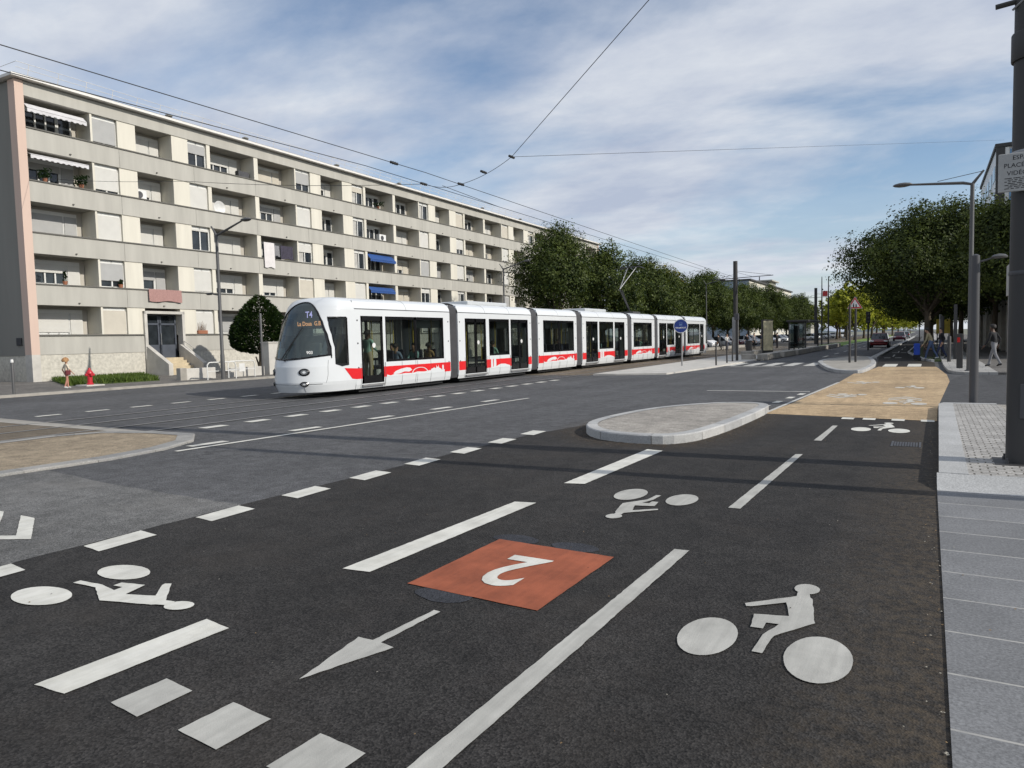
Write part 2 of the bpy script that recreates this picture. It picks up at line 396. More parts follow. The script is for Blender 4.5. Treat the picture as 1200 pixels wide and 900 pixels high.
L(cv.outputs[0], mp.inputs[0])
n1 = wn('ShaderNodeTexNoise'); n1.inputs['Scale'].default_value = .95; n1.inputs['Detail'].default_value = 9; n1.inputs['Roughness'].default_value = .56; n1.inputs['Distortion'].default_value = .25
L(mp.outputs[0], n1.inputs['Vector'])
r1 = wn('ShaderNodeValToRGB'); r1.color_ramp.elements[0].position = .36; r1.color_ramp.elements[1].position = .55
r1.color_ramp.elements[0].color = (.06,.06,.06,1); r1.color_ramp.elements[1].color = (.97,.97,.97,1); L(n1.outputs['Fac'], r1.inputs[0])
n2 = wn('ShaderNodeTexNoise'); n2.inputs['Scale'].default_value = 1.7; n2.inputs['Detail'].default_value = 7; n2.inputs['Roughness'].default_value = .6; L(mp.outputs[0], n2.inputs['Vector'])
r2 = wn('ShaderNodeValToRGB'); r2.color_ramp.elements[0].position = .35; r2.color_ramp.elements[1].position = .68
r2.color_ramp.elements[0].color = (.47,.53,.66,1); r2.color_ramp.elements[1].color = (.80,.83,.87,1); L(n2.outputs['Fac'], r2.inputs[0])
# thinner, whiter veil towards the horizon
hz = wn('ShaderNodeMapRange'); hz.inputs['From Min'].default_value = .02; hz.inputs['From Max'].default_value = .22; hz.inputs['To Min'].default_value = .62; hz.inputs['To Max'].default_value = 0; L(sp.outputs[2], hz.inputs['Value'])
mx = wn('ShaderNodeMath', operation='MAXIMUM'); L(r1.outputs[0], mx.inputs[0]); L(hz.outputs[0], mx.inputs[1])
b2 = wn('ShaderNodeBackground'); b2.inputs[1].default_value = 1.0; L(r2.outputs[0], b2.inputs[0])
ms = wn('ShaderNodeMixShader'); L(mx.outputs[0], ms.inputs[0]); L(b1.outputs[0], ms.inputs[1]); L(b2.outputs[0], ms.inputs[2]); L(ms.outputs[0], out.inputs[0])

sd = bpy.data.lights.new('sun', 'SUN'); sd.energy = 3.9; sd.angle = R(.5); sd.color = (1, .945, .86)
so = bpy.data.objects.new('sun', sd); C.objects.link(so)
tosun = Vector((math.cos(EL)*math.cos(AZ), math.cos(EL)*math.sin(AZ), math.sin(EL)))
so.rotation_euler = tosun.to_track_quat('Z', 'Y').to_euler(); so.location = (30,0,40)

cam = bpy.data.cameras.new('camera'); co = bpy.data.objects.new('camera', cam); C.objects.link(co); S.camera = co
cam.sensor_width = 36; cam.lens = 36*832/1200; cam.clip_end = 6000; cam.clip_start = .05
yaw, pit, rol = R(30.4), R(3.58), R(-1.38)
fw = Vector((-math.sin(yaw)*math.cos(pit), math.cos(yaw)*math.cos(pit), -math.sin(pit)))
rt = Vector((math.cos(yaw), math.sin(yaw), 0)); up = rt.cross(fw)
r_ = rt*math.cos(rol)+up*math.sin(rol); u_ = -rt*math.sin(rol)+up*math.cos(rol)
co.matrix_world = Matrix(((r_.x,u_.x,-fw.x,0),(r_.y,u_.y,-fw.y,0),(r_.z,u_.z,-fw.z,1.7),(0,0,0,1)))
S.view_settings.view_transform = 'Standard'; S.view_settings.look = 'None'; S.view_settings.exposure = 0

# ------------------------------------------------------------------ ground, road, pavements
def sheet(name, pts, z, mat, parent=None, kind='structure'):
    return MB().poly([(x,y,z) for x,y in pts], 0).build(name, mat, parent, kind=None if parent else kind)
def rect(x0,x1,y0,y1): return [(x0,y0),(x1,y0),(x1,y1),(x0,y1)]
sheet('ground', rect(-3000,3000,-600,5000), -.03, M['ground'])
road = sheet('road', rect(-29.4,4.2,-60,1500), 0, M['asphalt'])
sheet('cross_street', rect(4.2,70,17.9,31), -.004, M['asphalt'])
def wobble(pts, j=.006, seg=.07):
    out = []
    for i in range(len(pts)):
        a = Vector(pts[i][:2]); b = Vector(pts[(i+1)%len(pts)][:2]); n = max(1, int((b-a).length/seg))
        for k in range(n):
            p = a.lerp(b, k/n); q = j if k else j*.4
            out.append((p.x+random.uniform(-q,q), p.y+random.uniform(-q,q)))
    return out
NEW = [(-6.32,-40),(.12,-40),(.12,18.1),(-.1,18.1),(-2.5,15.6),(-3.4,15.6),(-4.6,12.2),(-5.9,11.6),(-6.2,8.2)]
cyc = sheet('cycle_path', [(-6.33,-40),(.22,-40),(.22,15.2),(-3.05,15.5),(-3.3,15.6),(-4.4,11.5),(-5.75,12.6),(-6.1,11.0),(-6.34,5)], .004, M['asphalt_new'])
sheet('pale_patch', wobble([(-10.95,-20),(-6.335,-20),(-6.335,5.0),(-7.55,5.02),(-8.9,5.08),(-10.95,5.3)], .012, .15), .0045, M['asphalt_pale'], road)
rb = sheet('raised_crossing', [(-2.98,15.62),(.16,15.2),(.2,18),(.62,27),(.62,31),(.34,37.45),(-2.0,37.5),(-2.3,31.6),(-2.55,31.6),(-2.56,26),(-2.8,18.3)], .009, M['ochre'])
far = sheet('far_cycle_path', [(-2.1,37.5),(.3,37.5),(.3,42),(-1.15,58),(-1.0,75),(-1.2,200),(-3.1,200),(-2.95,76),(-2.6,49)], .005, M['asphalt_new'])

def mark(pts, mat='white', z=.010, parent=cyc, name='lane_dash', j=.0028, seg=.05):
    return sheet(name, wobble(pts, j, seg), z, M[mat], parent)
# edge dashes between road and cycle path
for i in range(24):
    y = 2.2+i*1.09*1.0
    if y > 11.2: break
    mark([(-6.28,y+.03),(-5.99,y),(-6.02,y+.54),(-6.31,y+.57)])
for y in (1.1, 0): mark([(-6.28,y),(-5.99,y),(-6.02,y+.54),(-6.31,y+.57)])
mark([(-3.9,1.78),(-3.66,1.8),(-3.61,2.72),(-3.86,2.75)])
mark([(-3.79,3.87),(-3.55,3.9),(-3.48,6.37),(-3.71,6.32)])
mark([(-3.66,7.38),(-3.42,7.44),(-3.36,10.08),(-3.62,10.14)])
for x0,x1 in ((-3.365,-3.125),(-2.85,-2.565),(-2.28,-2.0)): mark([(x0,1.86),(x1,1.84),(x1+.012,2.12),(x0+.015,2.14)], 'white_dim')
mark([(-1.84,-2.0),(-1.70,-2.0),(-1.605,5.43),(-1.72,5.42)], 'white_dim')
mark([(-1.67,6.96),(-1.555,6.97),(-1.49,10.5),(-1.58,10.46)], 'white_dim')
mark([(-1.53,11.91),(-1.42,11.91),(-1.39,13.95),(-1.47,13.93)], 'white_dim')
for x in (-1.44,-1.07,-.58,-.1): mark([(x,15.02),(x+.22,15.0),(x+.22,15.3),(x,15.32)], 'white', .014, rb)
pan = sheet('number_panel', wobble([(-3.14,3.83),(-2.085,3.8),(-2.07,5.02),(-3.13,5.06)], .003), .0095, M['orange'], cyc)
text_mesh('number', '2', .92, M['white'], pan, Matrix.Translation((-2.61,4.43,.0135)) @ Matrix.Rotation(math.pi,4,'Z') @ Matrix.Diagonal((.80,1,1,1)), bold=.016)
for x,y in ((-3.0,5.13),(-2.45,5.13),(-2.78,3.76)):
    MB().poly([(x+.22*math.cos(a*.5236)*random.uniform(.93,1.05), y+.12*math.sin(a*.5236)*random.uniform(.9,1.05), .0075+.0) for a in range(12)]).build('sealed_patch', M['asphalt_seal'], cyc)
mark([(-2.731,2.453),(-2.544,2.966),(-2.652,2.985),(-2.62,3.51),(-2.672,3.516),(-2.715,2.99),(-2.819,2.985)], 'white_dim', name='arrow_marking', j=.004)

def gl_shapes():
    """cycle pictogram: two wheels and a rider, up = +Y, facing -X, origin between the wheels"""
    sh = []
    for cx, cy, rx, ry in ((-.295,.02,.155,.275),(.285,-.01,.163,.292)):
        sh.append([(cx+rx*math.cos(a*math.pi/16), cy+ry*math.sin(a*math.pi/16)) for a in range(32)])
    hd = [(.09+.077*math.cos(a*math.pi/10), 1.035+.10*math.sin(a*math.pi/10)) for a in range(20)]
    sh.append(hd)
    body = [(.045,.945),(.05,.87),(-.215,.60),(-.2,.555),(-.17,.565),(.01,.725),(.06,.505),(-.13,.45),(-.108,.245),(-.04,.25),(-.04,.345),(.03,.355),(-.024,.165),(-.035,-.08),(.02,-.08),(.025,.07),(.035,.175),(.21,.46),(.145,.855),(.13,.88),(.115,.965)]
    sh.append(body)
    return sh
def bike_mark(x, y, rot, mat, parent, z=.0105, s=1, ws=1, up=1, shear=0):
    mb = MB(); c, s_ = math.cos(rot), math.sin(rot)
    for i, poly in enumerate(gl_shapes()):
        if i < 2:
            mx_ = (-.295,.285)[i]; poly = [(mx_+(px-mx_)*ws, py*ws) for px, py in poly]
        else: poly = [(px-shear*py, py*up) for px, py in poly]
        q = wobble([((px*c-py*s_)*s+x, (px*s_+py*c)*s+y) for px, py in poly], .003, .05)
        mb.poly([(a, b, z+i*.0006) for a, b in q])
    return mb.build('bicycle_symbol', M[mat], parent)
bike_mark(-.76, 3.89, 0, 'white_dim', cyc)
bike_mark(-5.27, 2.77, -math.pi/2, 'white', cyc, s=.98, ws=.93, up=1.03, shear=.13)
bike_mark(-2.46, 7.13, math.pi, 'white_dim', cyc, s=.98, up=.93)
bike_mark(-.69, 13.54, 0, 'white', cyc)
def chevron(x, y, rot, w_, d, t, mat, parent, z):
    c, s_ = math.cos(rot), math.sin(rot)
    p = [(-w_,-d),(-w_,-d+t),(0,t),(w_,-d+t),(w_,-d),(0,0)]
    return mark([(a*c-b*s_+x, a*s_+b*c+y) for a, b in p], mat, z, parent, 'chevron_marking')
for dx in (0, -.62): chevron(-7.23+dx, 3.23, -math.pi/2, .44, .85, .27, 'white', road, .010)
for yy, k in ((18.62,1),(23.8,.85)):
    bike_mark(-.45, yy, 0, 'white_faint', rb, .0135, k)
for yy in (19.9,20.35): chevron(-.47, yy, 0, .36, .55, .2, 'white_faint', rb, .0135)
for yy in (20.0,20.5,25.6): chevron(-1.95, yy, math.pi, .36, .55, .2, 'white_faint', rb, .0135)
bike_mark(-1.75, 21.0, math.pi, 'white_faint', rb, .0135, .8)
bike_mark(-1.7, 26.2, math.pi, 'white_faint', rb, .0135, .8)
# road markings
for i in range(15): 
    y = 8.25+i*1.28
    mark([(-20.0,y),(-19.78,y),(-19.78,y+.62),(-20.0,y+.62)], 'white', .010, road)
for i in range(15):
    y = 7.1+2.35-0.02+i*1.14
    mark([(-13.2,y),(-12.92,y+.02),(-12.92,y+.58),(-13.2,y+.56)], 'white', .010, road)
mark([(-10.66,7.15),(-10.54,7.15),(-9.85,17.8),(-9.95,17.8)], 'white', .010, road)
for i in range(5): mark([(-11.0+i*.08,7.6+i*2.2),(-10.8+i*.08,7.6+i*2.2),(-10.74+i*.08,8.3+i*2.2),(-10.94+i*.08,8.3+i*2.2)], 'white', .010, road)
mark([(-5.8,21.55),(-2.9,21.7),(-2.9,21.84),(-5.8,21.7)], 'white_old', .010, road)
for x, y in ((-3.22,16.9),(-3.14,18.1),(-3.05,19.4),(-2.95,20.6)): mark([(x-.14,y),(x+.02,y),(x+.05,y+.5),(x-.11,y+.5)], 'white', .010, road)
mark([(-3.02,15.7),(-2.94,15.7),(-2.52,26),(-2.6,26)], 'white_old', .0125, rb, 'edge_line')
for i in range(5): mark([(-9.5+i*1.0,38.6),(-8.95+i*1.0,38.6),(-8.95+i*1.0,42.6),(-9.5+i*1.0,42.6)], 'white_old', .010, road, 'zebra_stripe')
mark([(-8.9,37.6),(-6.4,37.6),(-6.4,37.85),(-8.9,37.85)], 'white_old', .010, road, 'stop_line')
for i in range(2): mark([(-1.85+i*1.02,37.65),(-1.28+i*1.02,37.65),(-1.28+i*1.02,40.6),(-1.85+i*1.02,40.6)], 'white', .010, far, 'zebra_stripe')
for y in (49.5,61): 
    for x in (-2.35,-1.75): mark([(x,y),(x+.35,y),(x+.35,y+.6),(x,y+.6)], 'white_old', .010, far)
for i in range(4): mark([(-1.98,52+i*9),(-1.9,52+i*9),(-1.95,56+i*9),(-2.03,56+i*9)], 'white_old', .010, far)
for i in range(8): mark([(-6.2,52+i*7),(-6.05,52+i*7),(-6.05,55+i*7),(-6.2,55+i*7)], 'white_old', .010, road)
for xx in (-7.6,-3.4): mark([(xx,88),(xx+.12,88),(xx+.12,300),(xx,300)], 'white_old', .010, road, 'edge_line', seg=5)

# tram tracks in the junction, brown track bed either side
bed = sheet('track_bed', [(-20.3,-60),(-11.2,-60),(-11.2,6),(-12.3,8.6),(-20.3,8.9)], .006, M['bed'])
sheet('bed_end_strip', wobble([(-20.6,8.45),(-12.7,8.35),(-12.3,8.6),(-20.6,8.95)], .01, .3), .0105, M['concrete'], bed)
sheet('far_track_bed', [(-20.2,29.3),(-13.2,29.3),(-13.2,46),(-11.6,70),(-11.6,900),(-20.2,900)], .006, M['bed'])
for cx in (-17.3,-14.45):
    for dx in (-.718,.718):
        mb = MB(); x = cx+dx
        mb.box(x-.035,x+.035,-60,600,-.02,.0125,0).box(x+.036,x+.075,-60,600,-.02,.0115,1)
        mb.build('tram_rail', [M['steel'],M['black']], kind='structure')
# median nose at left
def offset(poly, d):
    out = []; n = len(poly)
    for i in range(n):
        a = Vector(poly[i-1]); b = Vector(poly[i]); c = Vector(poly[(i+1)%n])
        t = ((b-a).normalized()+(c-b).normalized()).normalized(); out.append((b.x-t.y*d, b.y+t.x*d))
    return out
def smooth_poly(pts, it=2):
    for _ in range(it):
        q = []
        for i in range(len(pts)):
            a = pts[i]; b = pts[(i+1)%len(pts)]
            q += [(a[0]*.75+b[0]*.25, a[1]*.75+b[1]*.25),(a[0]*.25+b[0]*.75, a[1]*.25+b[1]*.75)]
        pts = q
    return pts
def kerbed(name, poly, wdt, h, top, zin=-.012, km='granite'):
    """island: granite kerb ring with rounded arris, filled with its own surface (poly counter-clockwise)"""
    q_ = []; acc = 0
    for i in range(len(poly)):
        a = Vector(poly[i]); b = Vector(poly[(i+1)%len(poly)]); m_ = max(1, int((b-a).length/.1))
        q_ += [tuple(a.lerp(b, k/m_)) for k in range(m_)] if (b-a).length < 6 else [tuple(a)]
    poly = q_
    inn = offset(poly, wdt); ch = offset(poly, .018); n = len(poly)
    mb = MB(); acc = 0; jn = []
    for i in range(n):
        j = (i+1)%n
        P = lambda p, z: (p[0], p[1], z)
        l0 = acc; acc += (Vector(poly[j])-Vector(poly[i])).length; mi = int(acc/1.0) % 3
        if int(l0/1.0) != int(acc/1.0): jn.append(i)
        mb.poly([P(poly[i],-.02),P(poly[j],-.02),P(poly[j],h-.018),P(poly[i],h-.018)], mi)
        mb.poly([P(poly[i],h-.018),P(poly[j],h-.018),P(ch[j],h),P(ch[i],h)], mi)
        mb.poly([P(ch[i],h),P(ch[j],h),P(inn[j],h),P(inn[i],h)], mi)
    for i in jn:                                   # mortar joints between the kerb stones
        a, b = Vector(poly[i]), Vector(inn[i]); d = (b-a).normalized(); t_ = Vector((-d.y,d.x))*.005; a = a-d*.003
        mb.poly([(a.x-t_.x,a.y-t_.y,0),(a.x+t_.x,a.y+t_.y,0),(a.x+t_.x,a.y+t_.y,h-.012),(a.x-t_.x,a.y-t_.y,h-.012)], 3)
        a = a+d*.02
        mb.poly([(a.x-t_.x,a.y-t_.y,h+.002),(a.x+t_.x,a.y+t_.y,h+.002),(b.x+t_.x,b.y+t_.y,h+.002),(b.x-t_.x,b.y-t_.y,h+.002)], 3)
    o = mb.build(name, [M[km],M[km+'_b'],M[km+'_c'],M['joint']], kind='structure')
    MB().poly([(p[0],p[1],h+zin+.006) for p in inn]).build('island_surface', top, o)
    return o
kerbed('median_strip', [(-14.9,-40),(-10.95,-40),(-10.9,4.0),(-10.78,6.2),(-10.95,7.2),(-11.4,8.05),(-12.2,8.65),(-13.3,8.6),(-14.4,8.2),(-14.8,7.4)], .3, .045, M['aggregate'], km='granite_dull')
ISL = smooth_poly([(-5.5,13.0),(-5.42,11.75),(-4.8,10.85),(-4.0,10.6),(-3.3,10.75),(-3.02,12.0),(-2.9,15.2),(-2.98,16.4),(-3.5,16.7),(-4.3,16.4),(-5.2,15.0)], 2)
isl = kerbed('traffic_island', ISL, .2, .15, M['beige'])
def grit(poly, w0, w1, z, nm):
    t = NT(nm); tr = t.n('ShaderNodeBsdfTransparent'); mx_ = t.n('ShaderNodeMixShader')
    f = t.ramp(t.noise(16, 6, .75), .44, 0, .62, .95); at = t.n('ShaderNodeAttribute', attribute_name='fade')
    m_ = t.n('ShaderNodeMath', operation='MULTIPLY'); t.l(f, m_.inputs[0]); t.l(at.outputs['Fac'], m_.inputs[1])
    t.fin(t.ramp(t.noise(70, 3, .8), .3, (.03,.024,.018), .7, (.17,.125,.08)), .95)
    t.l(m_.outputs[0], mx_.inputs[0]); t.l(tr.outputs[0], mx_.inputs[1]); t.l(t.b.outputs[0], mx_.inputs[2]); t.l(mx_.outputs[0], t.out.inputs[0])
    a = offset(poly, -w0); b = offset(poly, -w1); mb = MB(); fade = []
    for i in range(len(poly)):
        j = (i+1)%len(poly); mb.poly([(*a[i],z),(*a[j],z),(*b[j],z),(*b[i],z)]); fade += [1,1,0,0]
    o = mb.build('grit', t.m); at_ = o.data.attributes.new('fade','FLOAT','CORNER'); at_.data.foreach_set('value', fade); o['kind'] = 'stuff'
    tag(o, 'brown grit gathered on the asphalt round the kerb of the traffic island', 'grit')
grit(ISL, -.02, .75, .0085, 'road_grit')
dg_ = MB()
for k in range(9): dg_.box(-.42+.035*k,-.395+.035*k,11.75,12.2,.004,.0095)
dg_.box(-.46,-.43,11.7,12.25,.004,.010).box(-.10,-.07,11.7,12.25,.004,.010)
dg_.build('drain_grate', M['steel_dark'], cyc)
IS2 = smooth_poly([(-5.5,44),(-4.6,38),(-3.6,33.0),(-2.95,31.7),(-2.3,31.7),(-2.15,34),(-2.15,39.4),(-2.75,46.3),(-3.1,49.5),(-4.3,49.5)], 2)
kerbed('far_traffic_island', IS2, .22, .13, M['concrete'])
MB().box(-3.05,-2.7,49,200,-.02,.11).build('dividing_kerb', M['granite'], kind='structure')
# right-hand pavement
MB().box(.1,4.3,-40,8.6,-.03,.014).build('slab_pavement', M['slab'], kind='structure')
sl = MB().poly([(.1,8.6,.014),(4.3,8.6,.014),(4.3,9.25,.115),(.1,9.1,.115)]).poly([(.1,8.6,-.02),(.1,8.6,.014),(.1,9.1,.115),(.1,9.1,-.02)])
sl.build('kerb_ramp', M['granite'], kind='structure')
KB = [(.12,9.1),(.40,9.1),(.47,17.7),(.30,17.9),(.21,17.6)]
kb = MB().prism(KB, -.02, .12).build('pavement_kerb', M['granite'], kind='structure')
MB().prism([(.40,9.1),(1.7,9.25),(1.25,17.75),(.47,17.7)], -.02, .114).build('cobble_strip', M['cobble'], kind='structure')
MB().prism([(1.705,9.25),(4.3,9.2),(4.3,17.85),(1.255,17.75)], -.02, .11).build('beige_pavement', M['beige'], kind='structure')
MB().prism([(.47,17.705),(1.25,17.755),(1.25,17.95),(.30,17.93)], -.02, .119).build('end_kerb', M['granite'], kind='structure')
sheet('driveway', [(.2,17.95),(30,17.95),(30,31),(1.2,31),(.7,28),(.5,25)], .007, M['drive_asphalt'])
MB().prism([(1.2,31),(.85,31.6),(.68,33),(.62,37),(.62,90),(.1,96),(.1,400),(2.2,400),(2.2,31)], -.02, .10).build('far_slab_pavement', M['slab_far'], kind='structure')
MB().prism([(2.205,31),(2.205,400),(9,400),(9,31)], -.02, .095).build('far_pavement', M['walk_asphalt'], kind='structure')
MB().prism([(.3,43.5),(.615,43.5),(.615,90),(-.95,90),(-.95,74),(-1.1,60),(-.1,45.5)], -.02, .085).build('planted_verge', M['grass_base'], kind='structure')
for a,b in (((.3,43.4),(-.15,45.4)),((-.15,45.4),(-1.15,60)),((-1.15,60),(-1.0,90))):
    d = (Vector(b)-Vector(a)).normalized()*.0; n_ = Vector((-(b[1]-a[1]), b[0]-a[0])).normalized()*.14
    MB().prism([(a[0],a[1]),(b[0],b[1]),(b[0]+n_.x,b[1]+n_.y),(a[0]+n_.x,a[1]+n_.y)], -.02, .12).build('verge_kerb', M['granite'], kind='structure')
# left-hand pavement
MB().box(-29.62,-29.3,-60,47,-.02,.10).build('left_kerb', M['concrete'], kind='structure')
MB().box(-58,-29.62,-60,47,-.02,.095).build('left_pavement', M['walk_asphalt'], kind='structure')
MB().box(-60,-21.2,47,300,-.02,.006).build('parking_area', M['asphalt'], kind='structure')
# tram stop refuge beyond the junction
MB().prism([(-13.0,29.4),(-12.0,29.6),(-9.9,30.3),(-9.5,36),(-9.3,45.5),(-10.5,58),(-13.6,58),(-13.2,44)], -.02, .07).build('stop_refuge', M['concrete_pale'], kind='structure')
MB().prism([(-10.5,58.01),(-9.0,46),(-8.75,55),(-8.7,90),(-11.6,90),(-11.6,58.01)], -.02, .14).build('stop_platform', M['concrete'], kind='structure')
MB().prism([(-8.75,90.2),(-8.6,92),(-8.4,600),(-11.5,600),(-11.5,90.2)], -.02, .10).build('green_median', M['verge'], kind='structure')
MB().prism([(-8.4,90),(-8.15,90),(-8.15,600),(-8.38,600)], -.02, .13).build('median_kerb', M['granite'], kind='structure')
MB().box(-21.1,-20.5,46,95,-.02,.30).build('opposite_platform', M['concrete'], kind='structure')
# hills on the horizon
hm = MB(); prev = None
for i in range(61):
    x = -1500+i*50; h = 8+7*math.sin(i*.37)+5*math.sin(i*.91+1)+3*math.sin(i*1.7)
    if prev: hm.poly([(prev[0],2500,-5),(x,2500,-5),(x,2500+40,h),(prev[0],2540,prev[1])])
    prev = (x, h)
hm.build('hills', plain('far_hill', (.10,.13,.15), 1, 0, .1, .01), kind='structure')

# ------------------------------------------------------------------ apartment building
rnd = random.Random(11)
BA = math.atan2(79.2, -2.6)
bld = thing('apartment_building', 'long five storey cream apartment block with recessed balconies and pink corner strip', 'building', (-40,19.4,0), BA)
def bpt(u, y, z): return Vector((-40+u*math.cos(BA)-y*math.sin(BA), 19.4+u*math.sin(BA)+y*math.cos(BA), z))
US = [.2,15.3,30.75,46.4,62.7,79.1]
ZT = [14.74-2.66*k for k in range(5)]; ZB = [z-1.55 for z in ZT]
EL_ = [(0,3.4,'L'),(3.52,4.98,'W'),(6.1,8.5,'S'),(9.65,11.05,'W'),(11.32,14.95,'L')]
fa = MB(); led = MB(); cream = 1
elems = []
for i in range(5):
    u0, ln = US[i], US[i+1]-US[i]; q = ln/15.3
    for a, b, t in EL_: elems.append((u0+a*q, u0+b*q, t, i))
prev = 0.15
sol = []
for a, b, t, i in elems: sol.append((prev, a)); prev = b
sol.append((prev, 79.15))
ENT = [(a-.15,b+.15) for a,b,t,i in elems if t == 'S']
def seg_out(x0, x1):
    r = []; c = x0
    for a, b in ENT:
        r.append((c, a)); c = b
    r.append((c, x1)); return r
for a, b in sol:
    if b-a > .02: fa.box(a,b,0,1.3,2.5,14.8,1)
tops = [15.45]+ZB; bots = ZT+[1.49]
for k in range(6):
    if k == 5:
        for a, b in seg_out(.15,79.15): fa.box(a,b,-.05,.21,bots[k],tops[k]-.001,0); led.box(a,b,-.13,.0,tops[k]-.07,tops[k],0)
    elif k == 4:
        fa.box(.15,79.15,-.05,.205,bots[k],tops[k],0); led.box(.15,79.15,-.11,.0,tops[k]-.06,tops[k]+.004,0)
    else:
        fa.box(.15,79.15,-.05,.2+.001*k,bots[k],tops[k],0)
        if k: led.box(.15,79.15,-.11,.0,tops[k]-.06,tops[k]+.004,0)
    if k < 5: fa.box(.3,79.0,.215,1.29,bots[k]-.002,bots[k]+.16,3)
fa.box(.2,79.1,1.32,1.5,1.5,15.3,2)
# vertical panel joints in the bands and rain spouts
for i in range(1, 16):
    u = .2+i*4.93
    for k in range(1,5): fa.box(u-.008,u+.008,-.053,-.04,bots[k]+.01,tops[k]-.07,4)
for k in range(1,5):
    for i in range(16): fa.box(2.3+i*5.1,2.38+i*5.1,-.14,-.04,bots[k]+.12,bots[k]+.17,4)
fa.build('facade', [M['render_grey'],M['render_cream'],M['render_in'],M['soffit'],M['ledge']], bld)
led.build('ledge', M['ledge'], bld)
MB().box(-.28,.145,-.10,.5,1.5,15.45,0).build('corner_pillar', M['pink'], bld); MB().box(79.16,79.6,-.10,.5,0,15.45,0).build('corner_pillar', M['pink'], bld)
MB().box(-.28,.145,-.10,.5,-.1,1.5,0).build('pillar_base', M['concrete_pale'], bld)
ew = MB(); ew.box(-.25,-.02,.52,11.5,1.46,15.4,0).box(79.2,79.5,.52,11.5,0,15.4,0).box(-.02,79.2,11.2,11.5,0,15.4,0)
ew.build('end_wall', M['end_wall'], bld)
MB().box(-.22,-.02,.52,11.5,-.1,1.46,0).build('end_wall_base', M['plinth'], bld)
MB().bev(-.32,-.26,.75,1.2,2.0,2.4,.01).build('number_plate', M['ink'], bld)
rf = MB(); rf.box(-.55,79.8,-.42,11.8,15.50,15.64,0).box(-.4,79.7,-.3,11.6,15.645,15.7,1)
rfo = rf.build('roof', [M['roof_white'],M['tar']], bld)
rl = MB()
for i in range(54):
    u = .4+i*1.48; rl.tube([(u,-.1,15.75),(u,-.28,16.28)], .016, 4)
for z,y in ((16.28,-.28),(16.03,-.195)): rl.tube([(-.2,y,z),(79.2,y,z)], .014, 4)
rl.tube([(-.2,-.28,16.28),(-.2,3,16.28)], .014, 4)
rl.build('roof_railing', M['roof_white'], bld)
for u in (9.4,15.4,24.7,33,48,57,66,72.5):
    MB().lathe([(.13,15.75),(.13,16.25),(.22,16.26),(.22,16.34),(.02,16.42)], (u,1.2,0), 8).build('roof_vent', M['end_wall'], bld)
pl = MB()
for a, b in seg_out(.15,79.15): pl.box(a,b,-.02,.3,-.1,1.49,0)
pl.build('plinth', M['plinth'], bld)

def shutter(a, b, y, zt, zb, c, par, mat):
    if c < .06: return
    MB().box(a,b,y-.02,y+.02,zt-(zt-zb)*c,zt,0).build('shutter', M[mat], par)
near = {  # (unit, element) -> shutter closed share, per storey from the top
 (0,0):[0,.35,1,.45,1],(0,1):[.93,.9,1,.72,1],(0,2):[1,.75,1,.5,0],(0,3):[.42,1,.08,.95,1],(0,4):[.45,1,1,.72,1],
 (1,0):[.95,.4,0,.8,1],(1,1):[.62,1,.42,1,1],(1,2):[.4,.2,.25,1,1],(1,3):[.3,0,0,1,1],(1,4):[.1,.15,0,0,1]}
for a, b, t, i in elems:
    ei = [e[2] for e in EL_].index(t) if t == 'S' else None
    f = (a-US[i])/((US[i+1]-US[i])/15.3)
    ei = min(range(5), key=lambda q: abs(EL_[q][0]-f))
    for k in range(5):
        zt, zb = ZT[k], ZB[k]
        if t == 'S' and k == 4: continue
        c = near[(i,ei)][k] if (i,ei) in near else rnd.choice([1,1,1,.9,.65,.4,0,.2])
        sm = rnd.choice(['shut','shut','shut2','shut3'])
        if t == 'W':
            fr = MB(); y = .14
            for x0,x1,z0,z1 in ((a,a+.07,zb,zt),(b-.07,b,zb,zt),(a,b,zb,zb+.06),(a,b,zt-.26,zt),((a+b)/2-.04,(a+b)/2+.04,zb,zt)): fr.box(x0,x1,y,y+.06,z0,z1)
            o = fr.build('window', M['frame'], bld)
            MB().box(a+.02,b-.02,y+.065,y+.08,zb,zt).build('pane', M['pane'], o)
            if c < .6 and rnd.random() < .6: MB().box(a+.12,(a+b)/2-.1,y+.05,y+.064,zb+.05,zt-.3).build('curtain', M['curtain'], o)
            shutter(a+.05,b-.05,y-.02,zt-.2,zb+.01,c,o,sm)
        else:
            fr = MB(); y = 1.22; wdt = b-a; x1 = a+wdt*.66; zlo = zb-.35; zh = zt-.16
            n = 4 if t == 'L' else 2
            for q in range(n+1): x = a+.06+(x1-a-.06)*q/n; fr.box(x-.04,x+.04,y,y+.07,zlo,zh)
            fr.box(a+.02,x1+.04,y-.02,y+.08,zh-.22,zh); fr.box(a+.02,x1+.04,y,y+.07,zlo,zlo+.5)
            xd = x1+.05; xe = min(b-.05, xd+.75)
            fr.box(xd,xd+.07,y,y+.07,zb-1,zh).box(xe-.07,xe,y,y+.07,zb-1,zh).box(xd,xe,y-.01,y+.075,zh-.2,zh)
            o = fr.build('balcony_window', M['frame'], bld)
            MB().box(a+.05,xe-.03,y+.075,y+.09,zb-1,zh-.1).build('pane', M['pane'], o)
            shutter(a+.1,x1,y-.03,zh-.2,zlo+.5,c,o,sm)
            if c > .3: shutter(xd+.05,xe-.05,y-.03,zh-.2,zb-1,1,o,sm)
